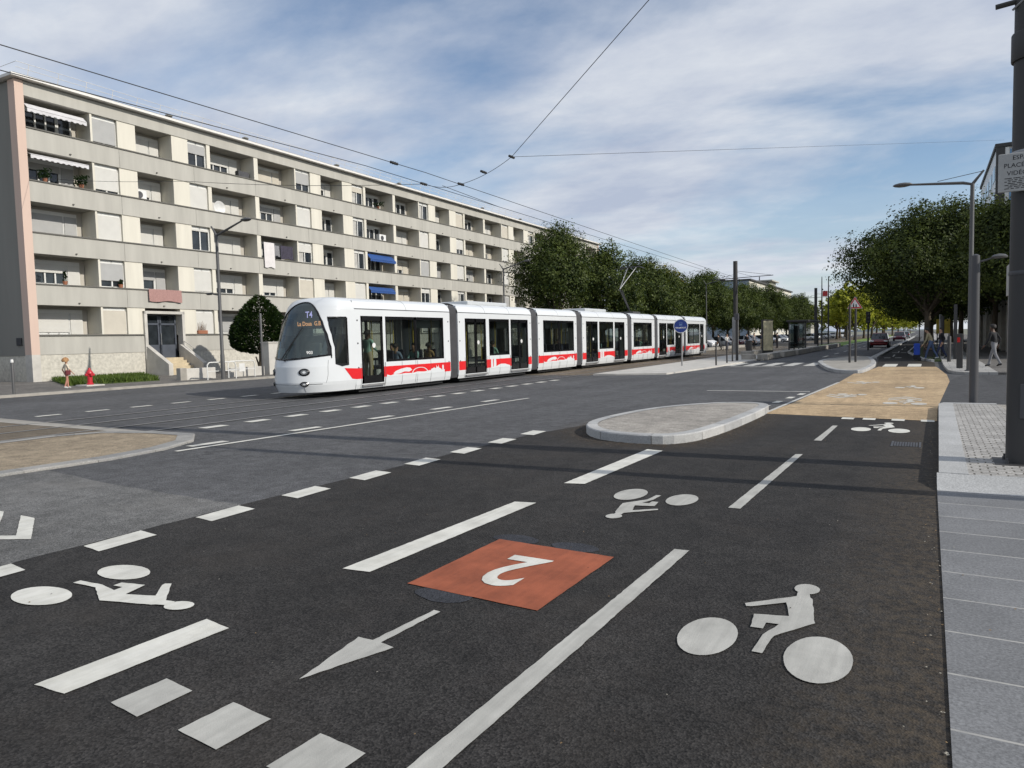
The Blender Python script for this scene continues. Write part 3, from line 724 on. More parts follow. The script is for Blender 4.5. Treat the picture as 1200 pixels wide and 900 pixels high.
# entrances
for n_, (a, b) in enumerate(ENT):
    fr = MB(); fr.box(a-.02,a+.16,-.16,.3,1.05,3.92).box(b-.16,b+.02,-.16,.3,1.05,3.92).box(a-.02,b+.02,-.16,.3,3.76,3.925)
    d = fr.build('entrance_door', [M['concrete_pale']], bld)
    lf = MB(); m_ = (a+b)/2
    for x0,x1 in ((a+.2,m_-.02),(m_+.02,b-.2)):
        lf.box(x0,x0+.1,.42,.48,1.1,3.74).box(x1-.1,x1,.42,.48,1.1,3.74).box(x0,x1,.42,.48,1.1,1.9).box(x0,x1,.42,.48,3.1,3.22).box(x0,x1,.42,.48,3.66,3.75)
    lf.box(a+.16,b-.16,.6,.7,1.0,3.76)
    lf.build('door_leaf', M['door_grey'], d)
    MB().box(a+.2,b-.2,.49,.5,1.1,3.75).build('pane', M['pane'], d)
    MB().tube([(m_+.05,.36,1.9),(m_+.05,.36,2.6)], .02, 6).build('handle', M['steel'], d)
    st = MB()
    for k in range(6): st.box(a+.35,b-.35,-.35-.3*k,1.2 if k == 0 else -.35-.3*(k-1)-.002,-.05,1.1-.17*k)
    st.build('steps', M['steps'], bld)
    for x in (a+.02,b-.3):
        MB().prism([(-.02,-.1),(-2.1,-.1),(-2.1,.75),(-.02,1.9)], x, x+.28).build('stair_wall', M['concrete_pale'], bld).matrix_local = Matrix(((0,0,1,0),(1,0,0,0),(0,1,0,0),(0,0,0,1)))
    MB().tube([(b-.12,-.1,2.15),(b-.12,-1.1,1.65)], .025, 6).build('handrail', M['concrete_pale'], bld)
# awnings
def awning(u0, u1, z, drop, out_, mat, lab):
    mb = MB(); n = max(6, int((u1-u0)/.14)); ys, zs = .25, z
    for i in range(n):
        x0 = u0+(u1-u0)*i/n; x1 = u0+(u1-u0)*(i+1)/n
        mb.poly([(x0,ys,zs),(x1,ys,zs),(x1,ys-out_,zs-drop),(x0,ys-out_,zs-drop)])
        s_ = .16 if i % 2 else .2
        mb.poly([(x0,ys-out_,zs-drop),(x1,ys-out_,zs-drop),(x1,ys-out_,zs-drop-s_),(x0,ys-out_,zs-drop-s_)])
    mb.tube([(u0,ys-out_,zs-drop),(u1,ys-out_,zs-drop)], .02, 6)
    mb.build('awning', M[mat], bld)['label'] = lab
awning(.3,3.35,14.45,.28,.32,'awn_white','white scalloped awning lowered over the top corner balcony')
awning(.3,3.3,11.95,.13,.36,'awn_white','narrow white awning above the plant filled balcony')
def el(i, e): q = (US[i+1]-US[i])/15.3; return US[i]+EL_[e][0]*q, US[i]+EL_[e][1]*q
a_, b_ = el(1,4); awning(a_+.1,b_-.1,9.3,.5,.5,'awn_blue','blue awning lowered over a third floor balcony'); awning(a_+.2,b_-.1,6.5,.35,.35,'awn_blue','blue awning on the balcony one floor below')
# things on the balconies
def cloth(name, u, w_, z, h, y, mat, label, cat):
    mb = MB(); n = 10; P = []
    for i in range(n+1):
        for j in range(5):
            P.append(bpt(u+w_*i/n, y-.03-.03*math.sin(i*1.9+j*.5)*(j/4), z-h*j/4-(.04*math.sin(i*.8) if j == 4 else 0)))
    P = [p for p in P]
    for i in range(n):
        for j in range(4): mb.poly([P[i*5+j],P[(i+1)*5+j],P[(i+1)*5+j+1],P[i*5+j+1]])
    return tag(mb.build(name, M[mat], smooth=True), label, cat)
a_, b_ = el(1,0)
cloth('bed_sheet', a_+.1, .95, ZB[2]+1.1, 1.75, -.12, 'cloth_white', 'white sheet hung out over the parapet of a balcony', 'laundry')
cloth('hanging_shirt', a_+1.15, .6, ZB[2]+1.0, .75, .12, 'greyc', 'grey patterned shirt drying beside a white sheet', 'laundry')
cloth('hanging_trousers', a_+1.85, 1.2, ZB[2]+1.05, .95, .12, 'cloth_dark', 'dark purple garments drying on a balcony line', 'laundry')
a_, b_ = el(0,2)
cloth('hanging_rug', a_+.2, 2.2, ZB[3]+.02, .72, -.14, 'cloth_pink', 'dusty pink rug hung over the parapet above the entrance', 'rug')
def pot_plant(u, y, z, h, sp, label, n=70, flower=False):
    p = bpt(u, y, z); t = thing('potted_plant', label, 'plant', p)
    MB().lathe([(.09,0),(.13,.2),(.14,.2),(.12,.19)], n=10).build('pot', M['terracotta'], t)
    mb = MB()
    for i in range(n):
        a = rnd.uniform(0,6.28); r = sp*rnd.random()**.6; b = Vector((math.cos(a)*r, math.sin(a)*r*.5, .2+h*rnd.random()))
        d = Vector((rnd.uniform(-1,1),rnd.uniform(-1,1),rnd.uniform(.2,1))).normalized()*.16; s_ = d.orthogonal().normalized()*.04
        mb.poly([b-d*.5-s_*.2,b+s_,b+d*.6,b-s_])
    o = mb.build('leaves', M['leaf_row'], t); return t
pot_plant(1.0,.02,ZB[1],.45,.5,'trailing plant on the left end of the parapet below the upper awning',110)
pot_plant(2.9,.02,ZB[1],.45,.6,'bushy plant at the right end of the corner balcony parapet',130)
pot_plant(1.7,.02,ZB[3],.5,.2,'single tall pot plant on the second lowest corner balcony',40)
pot_plant(4.8,-.02,ZB[3],.25,.15,'small pot plant on the sill of the lower left window',30)
a_, b_ = el(1,4); pot_plant(a_+1.6,-.02,ZB[0],.3,.7,'spreading plant on a top floor parapet further along',90); 
t = thing('satellite_dish', 'pale satellite dish standing on a balcony of the fourth storey', 'dish', bpt(el(0,4)[0]+.7,.3,ZB[1]))
MB().lathe([(.02,0),(.25,.04),(.42,.13),(.44,.14),(.24,.06),(.02,.03)], (0,0,.35), 18, 0, 'x').build('dish', M['sign_white'], t)
MB().tube([(0,0,-.3),(0,0,.35)], .03, 6).build('mount', M['steel'], t)
def acbox(u, y, z, label, w_=.75, mat='white_gloss'):
    t = thing('air_conditioner', label, 'air conditioner', bpt(u,y,z), BA)
    MB().bev(-w_/2,w_/2,-.18,.18,0,.6,.02).build('casing', M[mat], t)
    MB().lathe([(.2,-.185),(.2,-.2),(.17,-.2),(.03,-.19)], (-.08,0,.3), 16, 0, 'y').build('fan_grille', M['steel_dark'], t)
acbox(el(0,2)[0]+.45,.6,ZB[1]+.02,'white air conditioning unit in the balcony above the shuttered one')
acbox(el(1,4)[0]+2.4,.4,ZB[1]-.02,'white box unit on the parapet of a balcony near the middle',.9)
acbox(el(0,4)[1]-.6,.5,ZB[0]-.1,'dark grey storage box at the right end of a top balcony',.9,'steel_dark')
t = thing('window_box', 'terracotta window box on the sill right of the entrance', 'planter', bpt(el(0,3)[0]+.35,-.05,ZB[4]), BA)
MB().bev(-.35,.35,-.1,.1,0,.22,.01).build('trough', M['terracotta'], t)
mb = MB()
for i in range(24): mb.tube([(-.3+.025*i,0,.2),(-.3+.025*i+rnd.uniform(-.1,.1),0,.35+rnd.random()*.5)], .008, 3)
mb.build('dry_stems', M['wood'], t)

# ------------------------------------------------------------------ tram
tram = thing('tram', 'long white articulated tram with a red stripe, seven sections joined by grey bellows', 'tram', (-17.3,14.6,0))
TL = 47.6
NE = 2.2
def nz(z):
    """plan of the cab nose at height z -> tip y, half width"""
    tp = [(.2,.98),(.45,.86),(1.0,.88),(1.28,.96),(1.8,1.13),(2.3,1.36),(2.7,1.6),(2.95,1.78),(3.1,1.93),(3.18,2.08),(3.225,2.35)]
    wd = [(.2,1.12),(.5,1.2),(2.8,1.2),(2.9,1.185),(2.98,1.15),(3.08,1.07),(3.15,.95),(3.2,.75),(3.225,.4)]
    def ip(t, z):
        for (a,b),(c,d) in zip(t, t[1:]):
            if z <= c: return b+(d-b)*max(0,(z-a))/(c-a)
        return t[-1][1]
    return ip(tp, z), ip(wd, z)
YS = 2.45
def nose_pt(t, z):
    y0, w_ = nz(z)
    c, s_ = abs(math.cos(t)), math.sin(t)
    return Vector((w_*math.copysign(abs(s_)**(2/NE), s_), y0+(YS-y0)*(1-c**(2/NE)), z))
def nose_x(x, z, out_=0):
    y0, w_ = nz(z); a = min(1, abs(x)/w_)
    return Vector((x, y0+(YS-y0)*(1-(1-a**NE)**(1/NE))-out_, z))
def arch(z):
    t = [(1.24,1.115),(1.6,1.10),(2.0,1.03),(2.4,.89),(2.7,.70),(2.88,.51),(2.98,.35),(3.03,.2),(3.05,0)]
    if z < 1.24 or z > 3.05: return -1
    for (a,b),(c,d) in zip(t, t[1:]):
        if z <= c: return b+(d-b)*(z-a)/(c-a)
    return -1
def build_cab(front, par):
    white, gl, sw = MB(), MB(), MB()
    zs = [.2,.26,.33,.42,.52,.56]+[.56+.026*i for i in range(1, 92)]+[2.94+.02*i for i in range(14)]
    zs = sorted(set(round(z,3) for z in zs if z <= 3.21))+[3.225]
    N = 200; ts = [math.pi/2*(-1+2*i/N) for i in range(N+1)]
    fy = (lambda v: (v.x, v.y, v.z)) if front else (lambda v: (v.x, TL-v.y, v.z))
    rows = []
    for z in zs:
        y0, w_ = nz(z)
        row = [nose_pt(t, z) for t in ts]
        row = [Vector((-w_,2.82,z)), Vector((-w_,2.635,z))]+row+[Vector((w_,2.635,z)), Vector((w_,2.82,z))]
        rows.append(row)
    for i in range(len(rows)-1):
        for j in range(len(rows[0])-1):
            q = [rows[i][j],rows[i][j+1],rows[i+1][j+1],rows[i+1][j]]
            cx = abs(sum(p.x for p in q)/4); cy = sum(p.y for p in q)/4; cz = sum(p.z for p in q)/4
            h = arch(cz); lo = 1.22+.12*(cx/1.1)**2
            ya = nose_x(arch(min(2.7, max(1.26, cz))), min(2.7, max(1.26, cz))).y+.13
            wl = 1.0+.5*max(0, ya+.35-cy)**2
            pts = [fy(p) for p in q]
            if h > 0 and cx < h and cz > lo:
                gl.poly(pts, 1 if (cx > h-.045 or cz < lo+.05) else 0)
            elif wl < cz < 2.5+.06*min(1,cy) and cy > ya and cy < 2.48 and cx > .7:
                sw.poly(pts, 1 if (cy > 2.4 or cz > 2.5 or cz < 1.08) else 0)
            else: white.poly(pts, 0)
    white.poly([fy(p) for p in rows[-1]])
    n = white.build('cab_shell', M['tram_white'], par, True)
    gl.build('windscreen', [M['glass_front'],M['black_gloss']], n, True)
    sw.build('cab_window', [M['glass'],M['black_gloss']], n, True)
    # rubber gaskets round the glazing
    gk = MB(); zz_ = [1.26+.05*i for i in range(36)]+[3.035,3.046]
    L_ = [nose_x(-max(.02,arch(z)), z, .004) for z in zz_]; R_ = [nose_x(max(.02,arch(z)), z, .004) for z in zz_][::-1]
    B_ = [nose_x(x_/20*1.115, 1.22+.12*(x_/20*1.115/1.1)**2+.015, .004) for x_ in range(20,-21,-1)]
    gk.tube([fy(p) for p in L_+R_+B_], .024, 5)
    for s_ in (-1,1):
        def cw(z, lim=2.44):
            zc = min(2.7,max(1.26,z)); y = nose_x(arch(zc), zc).y+.14; y0_, w__ = nz(z)
            t_ = (YS-y)/(YS-y0_); t_ = min(1,max(0,t_)); x_ = w__*(1-t_**NE)**(1/NE) if y < YS else w__
            return Vector((s_*(x_+.004), y, z))
        fr_ = [cw(1.07+.04*i+.0) for i in range(37)]
        w2 = 1.204
        fr_ += [Vector((s_*w2,y,2.53)) for y in (fr_[-1].y+.12,2.0,2.46)] if fr_[-1].y < 1.9 else [Vector((s_*w2,2.46,2.53))]
        fr_ += [Vector((s_*w2,2.47,1.02)), Vector((s_*w2,2.2,1.0)), fr_[0]]
        gk.tube([fy(p) for p in fr_], .02, 5)
    gk.build('gasket', M['black_gloss'], n)
    # seams of the bonnet
    sm = MB(); sm.tube([fy(nose_x(x/20, .46, .002)) for x in range(-20,21)], .007, 4)
    for s_ in (-1,1):
        sm.tube([fy(nose_x(s_*(1.08-.12*max(0,(.75-z))**1.2), z, .003)) for z in [.5+.07*k for k in range(11)]], .006, 4)
        sm.tube([fy(nose_x(s_*.62, z, .003)) for z in (.22,.3,.38,.46)], .006, 4)
    sm.build('panel_seam', M['steel_dark'], n)
    ad = MB()
    base = [fy(nose_x(x/20*arch(max(1.25,1.27)), 1.27, -.02)) for x in range(-19,20)]
    for s_ in (-1,1):
        for z, rx, rz_ in ((.84,.15,.105),(.47,.12,.072)):
            c = nose_x(s_*.66, z); e = .01
            tx = (nose_x(s_*.66+e, z)-c).normalized(); tz = (nose_x(s_*.66, z+e)-c).normalized(); nn = tx.cross(tz).normalized()
            if nn.y > 0: nn = -nn
            ring, le = MB(), MB()
            P = lambda k, d, o_: c+tx*(rx*d*math.cos(k))+tz*(rz_*d*math.sin(k))+nn*o_
            for k in range(24):
                a, b = k*math.pi/12, (k+1)*math.pi/12
                ring.poly([fy(P(a,1.14,.006)),fy(P(b,1.14,.006)),fy(P(b,.72,.04)),fy(P(a,.72,.04))])
            le.poly([fy(P(k*math.pi/12,.76,.036)) for k in range(24)]); le.poly([fy(P(k*math.pi/12,.34,.039)+0*Vector((0,0,0)) if False else P(k*math.pi/12,.34,.039)) for k in range(24)] if front else [fy(P(k*math.pi/12,.34,.039)) for k in range(24)], 1)
            r_ = ring.build('headlight', M['black_gloss'], n); le.build('lens', [M['lens_dark'],M['lens']] if front else [M['lens_red'],M['lens']], r_)
    # cab interior: console, bulkhead, blind
    ci = MB()
    ci.bev(-.8,.8,1.35,1.75,.5,1.2,.08,0); ci.box(-1.1,1.1,2.6,2.64,.3,2.0,0); ci.box(-.85,.85,1.5,2.6,.3,.36,0)
    ci.bev(.3-.62,.3-.1,2.25,2.42,.9,1.75,.06,0)
    if not front:
        cc = MB(); cc.v = [(x,TL-y,z) for x,y,z in ci.v]; cc.f = [tuple(reversed(f)) for f in ci.f]; cc.m = ci.m; ci = cc
    ci.build('cab_console', M['tram_in'], n)
    return n
def strip(mb, y0, y1, prof, s_, m=0):
    for (xa,za),(xb,zb_) in zip(prof, prof[1:]):
        p = [(s_*xa,y0,za),(s_*xa,y1,za),(s_*xb,y1,zb_),(s_*xb,y0,zb_)]
        mb.poly(p if s_ > 0 else p[::-1], m)
def prof_cut(z0, z1):
    P = [(1.13,.2),(1.175,.34),(1.2,.52),(1.2,2.8)]
    def x_at(z):
        for (a,b),(c,d) in zip(P, P[1:]):
            if z <= d: return a+(c-a)*(z-b)/(d-b)
        return 1.2
    return [(x_at(z0),z0)]+[p for p in P if z0 < p[1] < z1]+[(x_at(z1),z1)]
ROOF = [(1.2,2.8),(1.185,2.815),(1.185,2.835),(1.2,2.84),(1.185,2.9),(1.15,2.98),(1.07,3.08),(.95,3.15),(.75,3.2),(.4,3.225),(0,3.23)]
def section(y0, y1, doors, wins, stripes=True, cab=None):
    doors, wins = sorted(doors), sorted(wins)
    op = sorted([(a,b,.36,2.6,'d') for a,b in doors]+[(a,b,1.04,2.6,'w') for a,b in wins])
    mb = MB(); c = y0
    for s_ in (-1,1):
        c = y0
        for a,b,zl,zh,t in op:
            strip(mb, c, a, prof_cut(.2,2.8), s_)
            strip(mb, a, b, prof_cut(.2,zl), s_); strip(mb, a, b, prof_cut(zh,2.8), s_); c = b
        strip(mb, c, y1, prof_cut(.2,2.8), s_)
        strip(mb, y0, y1, ROOF, s_)
    # end plates with gangway, floor, ceiling
    for y in (y0+.005, y1-.005):
        for x0,x1,z0,z1 in ((-1.18,-.7,.36,2.8),(.7,1.18,.36,2.8),(-1.12,1.12,2.25,3.1)): mb.box(x0,x1,y-.01,y+.01,z0,z1,0)
    o = mb.build('car_body', M['tram_white'], tram)
    MB().box(-1.13,1.13,y0+.02,y1-.02,.3,.35,0).box(-1.15,1.15,y0+.02,y1-.02,2.62,2.66,0).build('interior_floor', M['tram_in'], o)
    MB().box(-1.0,1.0,y0+.3,y1-.3,.08,.29,0).build('underframe', M['black'], o)
    g = MB()                                     # dark gutter line under the roof cover
    for s_ in (-1,1): g.box(s_*1.187-.004,s_*1.187+.008,y0,y1,2.813,2.836,0)
    for k in range(1, max(2, int((y1-y0)/1.9))):
        y = y0+(y1-y0)*k/max(2, int((y1-y0)/1.9))
        for s_ in (-1,1):
            for (xa,za),(xb,zb_) in zip(ROOF[3:-1], ROOF[4:]): g.tube([(s_*xa,y,za),(s_*xb,y,zb_)], .006, 3)
    g.build('roof_seam', M['steel_dark'], o)
    for s_ in (-1,1):
        for a,b in wins:
            f = MB(); x = s_*1.192
            for ya,yb,za,zb_ in ((a,a+.06,1.04,2.6),(b-.06,b,1.04,2.6),(a,b,1.04,1.12),(a,b,2.5,2.6)): f.box(min(x,x-s_*.03),max(x,x-s_*.03),ya,yb,za,zb_,0)
            fr = f.build('window', M['black_gloss'], o)
            MB().poly([(s_*1.183,a+.05,1.1),(s_*1.183,b-.05,1.1),(s_*1.183,b-.05,2.52),(s_*1.183,a+.05,2.52)]).build('pane', M['glass'], fr)
        for a,b in doors:
            f = MB(); x0, x1 = sorted((s_*1.188,s_*1.15)); m_ = (a+b)/2
            bars = [(a,a+.09,.36,2.6),(b-.09,b,.36,2.6),(a,b,.36,.62),(a,b,2.45,2.6)]
            if b-a > 1.2: bars += [(m_-.055,m_-.006,.36,2.6),(m_+.006,m_+.055,.36,2.6)]
            for ya,yb,za,zb_ in bars: f.box(x0,x1,ya,yb,za,zb_,0)
            fr = f.build('door', M['black_gloss'], o)
            MB().poly([(s_*1.17,a+.08,.6),(s_*1.17,b-.08,.6),(s_*1.17,b-.08,2.47),(s_*1.17,a+.08,2.47)]).build('pane', M['glass'], fr)
            bt = MB()
            cy = m_+.22 if b-a > 1.2 else m_+.1
            bt.lathe([(.085,0),(.085,.006),(.07,.007)], (s_*1.172 if s_ > 0 else s_*1.172-.006,cy,1.62), 16, 0, 'x'); bt.build('door_sticker', M['sign_white'], fr)
            MB().box(s_*1.2-.035,s_*1.2+.035,a,b,.27,.33).build('door_sill', M['steel'], o)
        if stripes:
            c = y0+.02
            for a,b in doors+[(y1-.02,99)]:
                if a-c > .04: MB().poly([(s_*1.2035,c,.53),(s_*1.2035,a,.53),(s_*1.2035,a,.885),(s_*1.2035,c,.885)]).build('red_stripe', M['tram_red'], o)
                c = b
            for a,b in ([(wins[0][0],wins[-1][1])] if wins else []):
                sk = MB(); X = s_*1.2062; l_ = b-a
                def pg(pts, x=X): sk.poly([(x,a+l_*u,z) for u,z in pts])
                if l_ > 2.2:
                    pg([(0,.52),(0,.6),(.06,.56),(.12,.6),(.2,.58),(.3,.6),(.42,.58),(.5,.62),(.62,.60),(.72,.63),(.85,.60),(1,.62),(1,.52)])
                    pg([(.1,.62),(.14,.7),(.22,.76),(.32,.80),(.38,.78),(.41,.70),(.36,.64),(.28,.66),(.2,.6),(.12,.6)], X+s_*.0015)
                    for k in range(10):
                        t0, t1 = math.pi*k/10, math.pi*(k+1)/10
                        pg([(.55-.14*math.cos(t0),.58+.2*math.sin(t0)),(.55-.14*math.cos(t1),.58+.2*math.sin(t1)),(.55-.125*math.cos(t1),.58+.178*math.sin(t1)),(.55-.125*math.cos(t0),.58+.178*math.sin(t0))], X+s_*.0015)
                    pg([(.73,.6),(.75,.68),(.79,.7),(.8,.75),(.81,.7),(.84,.7),(.845,.82),(.855,.74),(.88,.74),(.885,.82),(.895,.7),(.93,.66),(.95,.6)], X+s_*.0015)
                    pg([(.955,.62),(.955,.76),(.97,.82),(.985,.76),(.985,.62)], X+s_*.0015)
                else:
                    pg([(.05,.5),(.06,.9),(.14,.9),(.15,.56),(.18,.56),(.19,.95),(.3,.97),(.31,.56),(.4,.62),(.55,.66),(.75,.65),(.9,.6),(1,.57),(1,.5)])
                sk.build('skyline_emblem', M['tram_white'], o)
    sk_ = MB()                                   # skirt panel joints
    for y in sorted(set([round(v,2) for a,b in wins+doors for v in (a-.05,b+.05)]+[round((a+b)/2,2) for a,b in wins])):
        if y0+.1 < y < y1-.1 and not any(a-.02 < y < b+.02 for a,b in doors):
            for s_ in (-1,1):
                P_ = prof_cut(.22,1.03)
                for (xa,za),(xb,zb_) in zip(P_, P_[1:]): sk_.tube([(s_*(xa+.004),y,za),(s_*(xb+.004),y,zb_)], .005, 3)
    for s_ in (-1,1):
        for y in (y0+.12,y1-.12):
            for z in (.9,1.7,2.45): sk_.lathe([(.03,-.004),(.03,.004)], (s_*1.204,y,z), 8, 0, 'x')
    sk_.build('panel_seam', M['steel_dark'], o)
    # handrails and seats
    pr = MB()
    for y in [y0+.4+1.15*k for k in range(int((y1-y0-.4)/1.15)+1)]:
        for x in (-.55,.55): pr.tube([(x,y,.35),(x,y,2.62)], .017, 6)
    pr.build('grab_pole', M['yellow'], o)
    for a,b in wins:
        for k in range(max(1, int((b-a)/.85))):
            for x in (-.78,.78):
                y = a+.3+.85*k
                MB().bev(x-.3,x+.3,y-.2,y+.22,.78,.86,.03).bev(x-.3,x+.3,y+.2,y+.27,.82,1.42,.03).build('seat', M['seat'], o)
    return o
mir = lambda L_: [(TL-b,TL-a) for a,b in L_]
D1, W1 = [(3.1,4.2)], [(4.33,6.0),(6.0,7.72)]
D2, W2 = [(9.2,10.78),(12.83,14.42)], [(11.02,12.7)]
W3 = [(15.95,17.68),(17.68,19.4)]
section(2.82,8.15,D1,W1); section(8.7,14.75,D2,W2); section(15.4,19.75,[],W3)
m4 = section(20.45,27.15,[(20.95,22.55),(25.05,26.65)],[(22.75,24.85)])
m5 = section(27.85,32.2,[],mir(W3)); section(32.85,38.9,mir(D2),mir(W2)); section(39.45,44.78,mir(D1),mir(W1)[::-1])
cabf = build_cab(True, tram); build_cab(False, tram)
# red wedge leading into the stripe and the cab trim
for s_ in (-1,1):
    MB().poly([(s_*1.205,2.28,.92),(s_*1.205,2.84,.885),(s_*1.205,2.84,.53),(s_*1.205,2.62,.56)]).build('red_stripe', M['tram_red'], tram)
for a,b in ((8.15,8.7),(14.75,15.4),(19.75,20.45),(27.15,27.85),(32.2,32.85),(38.9,39.45)):
    mb = MB(); loop = [(1.12,.24),(1.15,.6),(1.15,2.78),(1.12,2.95),(1.02,3.08),(.85,3.14),(0,3.17)]
    full = loop+[(-x,z) for x,z in reversed(loop[:-1])]
    n = 10; rows = []
    for i in range(n+1):
        k = 1.0 if i % 2 == 0 else .945
        rows.append([(x*k, a+(b-a)*i/n, 1.6+(z-1.6)*(k*.3+.7)) for x,z in full])
    for i in range(n):
        for j in range(len(full)-1): mb.poly([rows[i][j],rows[i+1][j],rows[i+1][j+1],rows[i][j+1]])
    mb.build('bellows', M['bellows'], tram)
# bogies
for y in (5.6,17.55,30.0,42.0):
    bg = MB()
    for dy in (-.8,.8):
        for x in (-.72,.72): bg.lathe([(.29,-.06),(.3,-.03),(.3,.03),(.25,.06)], (x,y+dy,.3), 16, 0, 'x')
    bg.box(-1.02,-.9,y-1.2,y+1.2,.12,.4).box(.9,1.02,y-1.2,y+1.2,.12,.4).build('bogie', M['black'], tram)
# roof equipment, pantograph
MB().bev(-.7,.7,10.2,13.4,3.2,3.36,.04).build('roof_unit', M['tram_grey'], tram)
MB().bev(-.7,.7,22,25,3.2,3.36,.04).build('roof_unit', M['tram_grey'], tram)
pg_ = MB(); pg_.box(-.5,.5,30.0,31.4,3.24,3.36)
pg_.build('pantograph', M['steel_dark'], m5)
pp = bpy.data.objects['pantograph']
MB().tube([(0,30.7,3.4),(0,29.0,4.8)], .05, 6).tube([(.12,30.5,3.4),(.12,29.1,4.72)], .025, 6).build('lower_arm', M['steel_dark'], pp)
MB().tube([(0,29.0,4.8),(-.3,31.2,6.32)], .03, 6).tube([(0,29.0,4.8),(.3,31.2,6.32)], .03, 6).build('upper_arm', M['steel'], pp)
MB().tube([(-.85,31.1,6.25),(-.6,31.1,6.38),(.6,31.1,6.38),(.85,31.1,6.25)], .03, 6).tube([(-.85,31.4,6.25),(-.6,31.4,6.38),(.6,31.4,6.38),(.85,31.4,6.25)], .03, 6).build('collector_head', M['steel_dark'], pp)
# windscreen details: wiper, destination display, fleet number
wp = MB(); wp.tube([nose_x(.05,1.2,.04),nose_x(-.12,1.25,.05),nose_x(.18,1.75,.05)], .018, 5); wp.tube([nose_x(-.05,1.35,.06),nose_x(.42,2.25,.055)], .014, 4)
wp.build('wiper', M['black'], cabf)
def on_nose(x, z, o_):
    c = nose_x(x, z); e = .02
    tx = (nose_x(x+e, z)-nose_x(x-e, z)).normalized(); tz0 = (nose_x(x, z+e)-nose_x(x, z-e)).normalized()
    nn = tx.cross(tz0).normalized(); tz = nn.cross(tx).normalized()
    m = Matrix((tx,tz,nn)).transposed().to_4x4(); m.translation = c+nn*o_
    return m
db = MB(); db.bev(-.62,.62,2.02,2.1,2.2,2.8,.03); db.build('display_box', M['black'], cabf)
def disp(name, txt, size, mat, x, z, y):
    m = Matrix(((1,0,0,x),(0,0,-1,y),(0,1,0,z),(0,0,0,1)))
    return text_mesh(name, txt, size, M[mat], cabf, m, bold=.004)
disp('line_number', 'T4', .28, 'led_purple', .22, 2.64, 1.80)
disp('destination_text', 'La Doua  G.B.', .19, 'led_orange', .16, 2.36, 1.86)
text_mesh('fleet_number', '903', .13, M['sign_white'], cabf, on_nose(.74,1.44,.012), bold=.004)
MB().bev(-.62,-.3,1.22,1.235,1.3,1.6,.005).build('notice_card', M['whitec'], cabf)

# ------------------------------------------------------------------ wires and masts
def wire(pts, r, label, cat='wire', name='overhead_wire', sag=0, group=None):
    P = []
    for a, b in zip(pts, pts[1:]):
        a, b = Vector(a), Vector(b); n = 12
        for k in range(n): 
            t = k/n; p = a.lerp(b, t); p.z -= sag*4*t*(1-t); P.append(p)
    P.append(Vector(pts[-1]))
    return tag(MB().tube(P, r, 5).build(name, M['black']), label, cat, group)
WA = lambda y: (-12.75,y,6.64-.0165*(y-17) if y > 17 else 6.64-.007*(17-y)); WB = lambda y: (-13.6,y,6.64-.0117*(y-15.4) if y > 15.4 else 6.64-.02*(15.4-y))
wire([WA(-30),WA(17),WA(64.8)], .0095, 'upper overhead tram wire crossing the sky above the apartment roof', name='contact_wire')
wire([WB(-30),WB(15.4),WB(64.8)], .0095, 'lower overhead tram wire running along the roof edge of the apartment block', name='contact_wire')
P1 = Vector((-13.6,18.05,6.6)); P2 = Vector((-12.75,18.85,6.62)); P3 = Vector((-11.2,19.4,7.35))
wire([bpt(.2,-.1,10.62), Vector((-24,17.2,7.9)), P1, P2, P3],   .008, 'thin span wire from the pink corner of the building to the tram wires', sag=.1, name='span_wire')
wire([P3, (1.0,10.1,10.1)],   .009, 'steep span wire climbing to the tall mast on the right', name='span_wire')
wire([P3, (6.9,94.9,22.0)],   .007, 'faint nearly level wire running right across the sky', name='span_wire')
wire([(P1+P2)/2-Vector((0,0,.05)), WB(22.5)],   .009, 'short pull off wire between the two tram wires', name='span_wire')
def insul(p, label):
    p = Vector(p); tag(MB().lathe([(.012,-.16),(.04,-.14),(.03,-.08),(.045,-.05),(.03,0),(.045,.05),(.03,.08),(.04,.14),(.012,.16)], n=10, axis='y').build('insulator', M['black'], loc=p), label, 'insulator')
insul(P3, 'dark insulator where the three span wires meet'); insul(P2.lerp(P3,.45), 'dark insulator half way along the rising span wire'); insul(P2, 'insulator clamping the upper tram wire'); insul(P1, 'insulator clamping the lower tram wire'); insul(WA(15.6), 'reddish insulator on the upper tram wire left of the crossing point')
def mast(x, y, h, r, label, name='catenary_mast', arm=True):
    t = thing(name, label, 'mast', (x,y,.0))
    mb = MB(); mb.lathe([(r*1.5,.0),(r*1.5,.03),(r,.04),(r*.9,h),(r*.5,h+.01)], n=14); mb.build('pole', M['mast'], t)
    if arm:
        MB().tube([(-2.1,0,6.62),(3.2,0,6.72)], .035, 6).build('arm', M['mast'], t)
        MB().tube([(-2.0,0,6.62),(0,0,7.0)], .015, 5).tube([(0,0,7.3),(3.0,0,6.75)], .015, 5).tube([(0,0,7.2),(1.4,0,6.72)], .012, 5).tube([(-.9,0,6.62),(-.5,0,7.0)],.012,5).build('stay', M['mast'], t)
        for xx in (-2.0,2.05): MB().lathe([(.03,6.35),(.05,6.4),(.03,6.5),(.05,6.55),(.03,6.65)], (xx,0,0), 8).build('insulator', M['black'], t)
    return t
mast(-14.8,64.8,8.15,.21,'tall dark steel mast with bracket arms between the tram tracks'); 
MB().bev(-15.05,-14.58,64.56,65.02,.0,3.2,.02).build('mast_cladding', M['steel'], None)
o = bpy.data.objects['mast_cladding']; o.parent = bpy.data.objects['catenary_mast']; o.matrix_parent_inverse = Matrix.Translation((14.8,-64.8,0))
mast(-13.9,110,8.0,.22,'second dark tram mast seen above the stop shelter')
mast(-13.9,155,8.0,.2,'third tram mast far down the line')
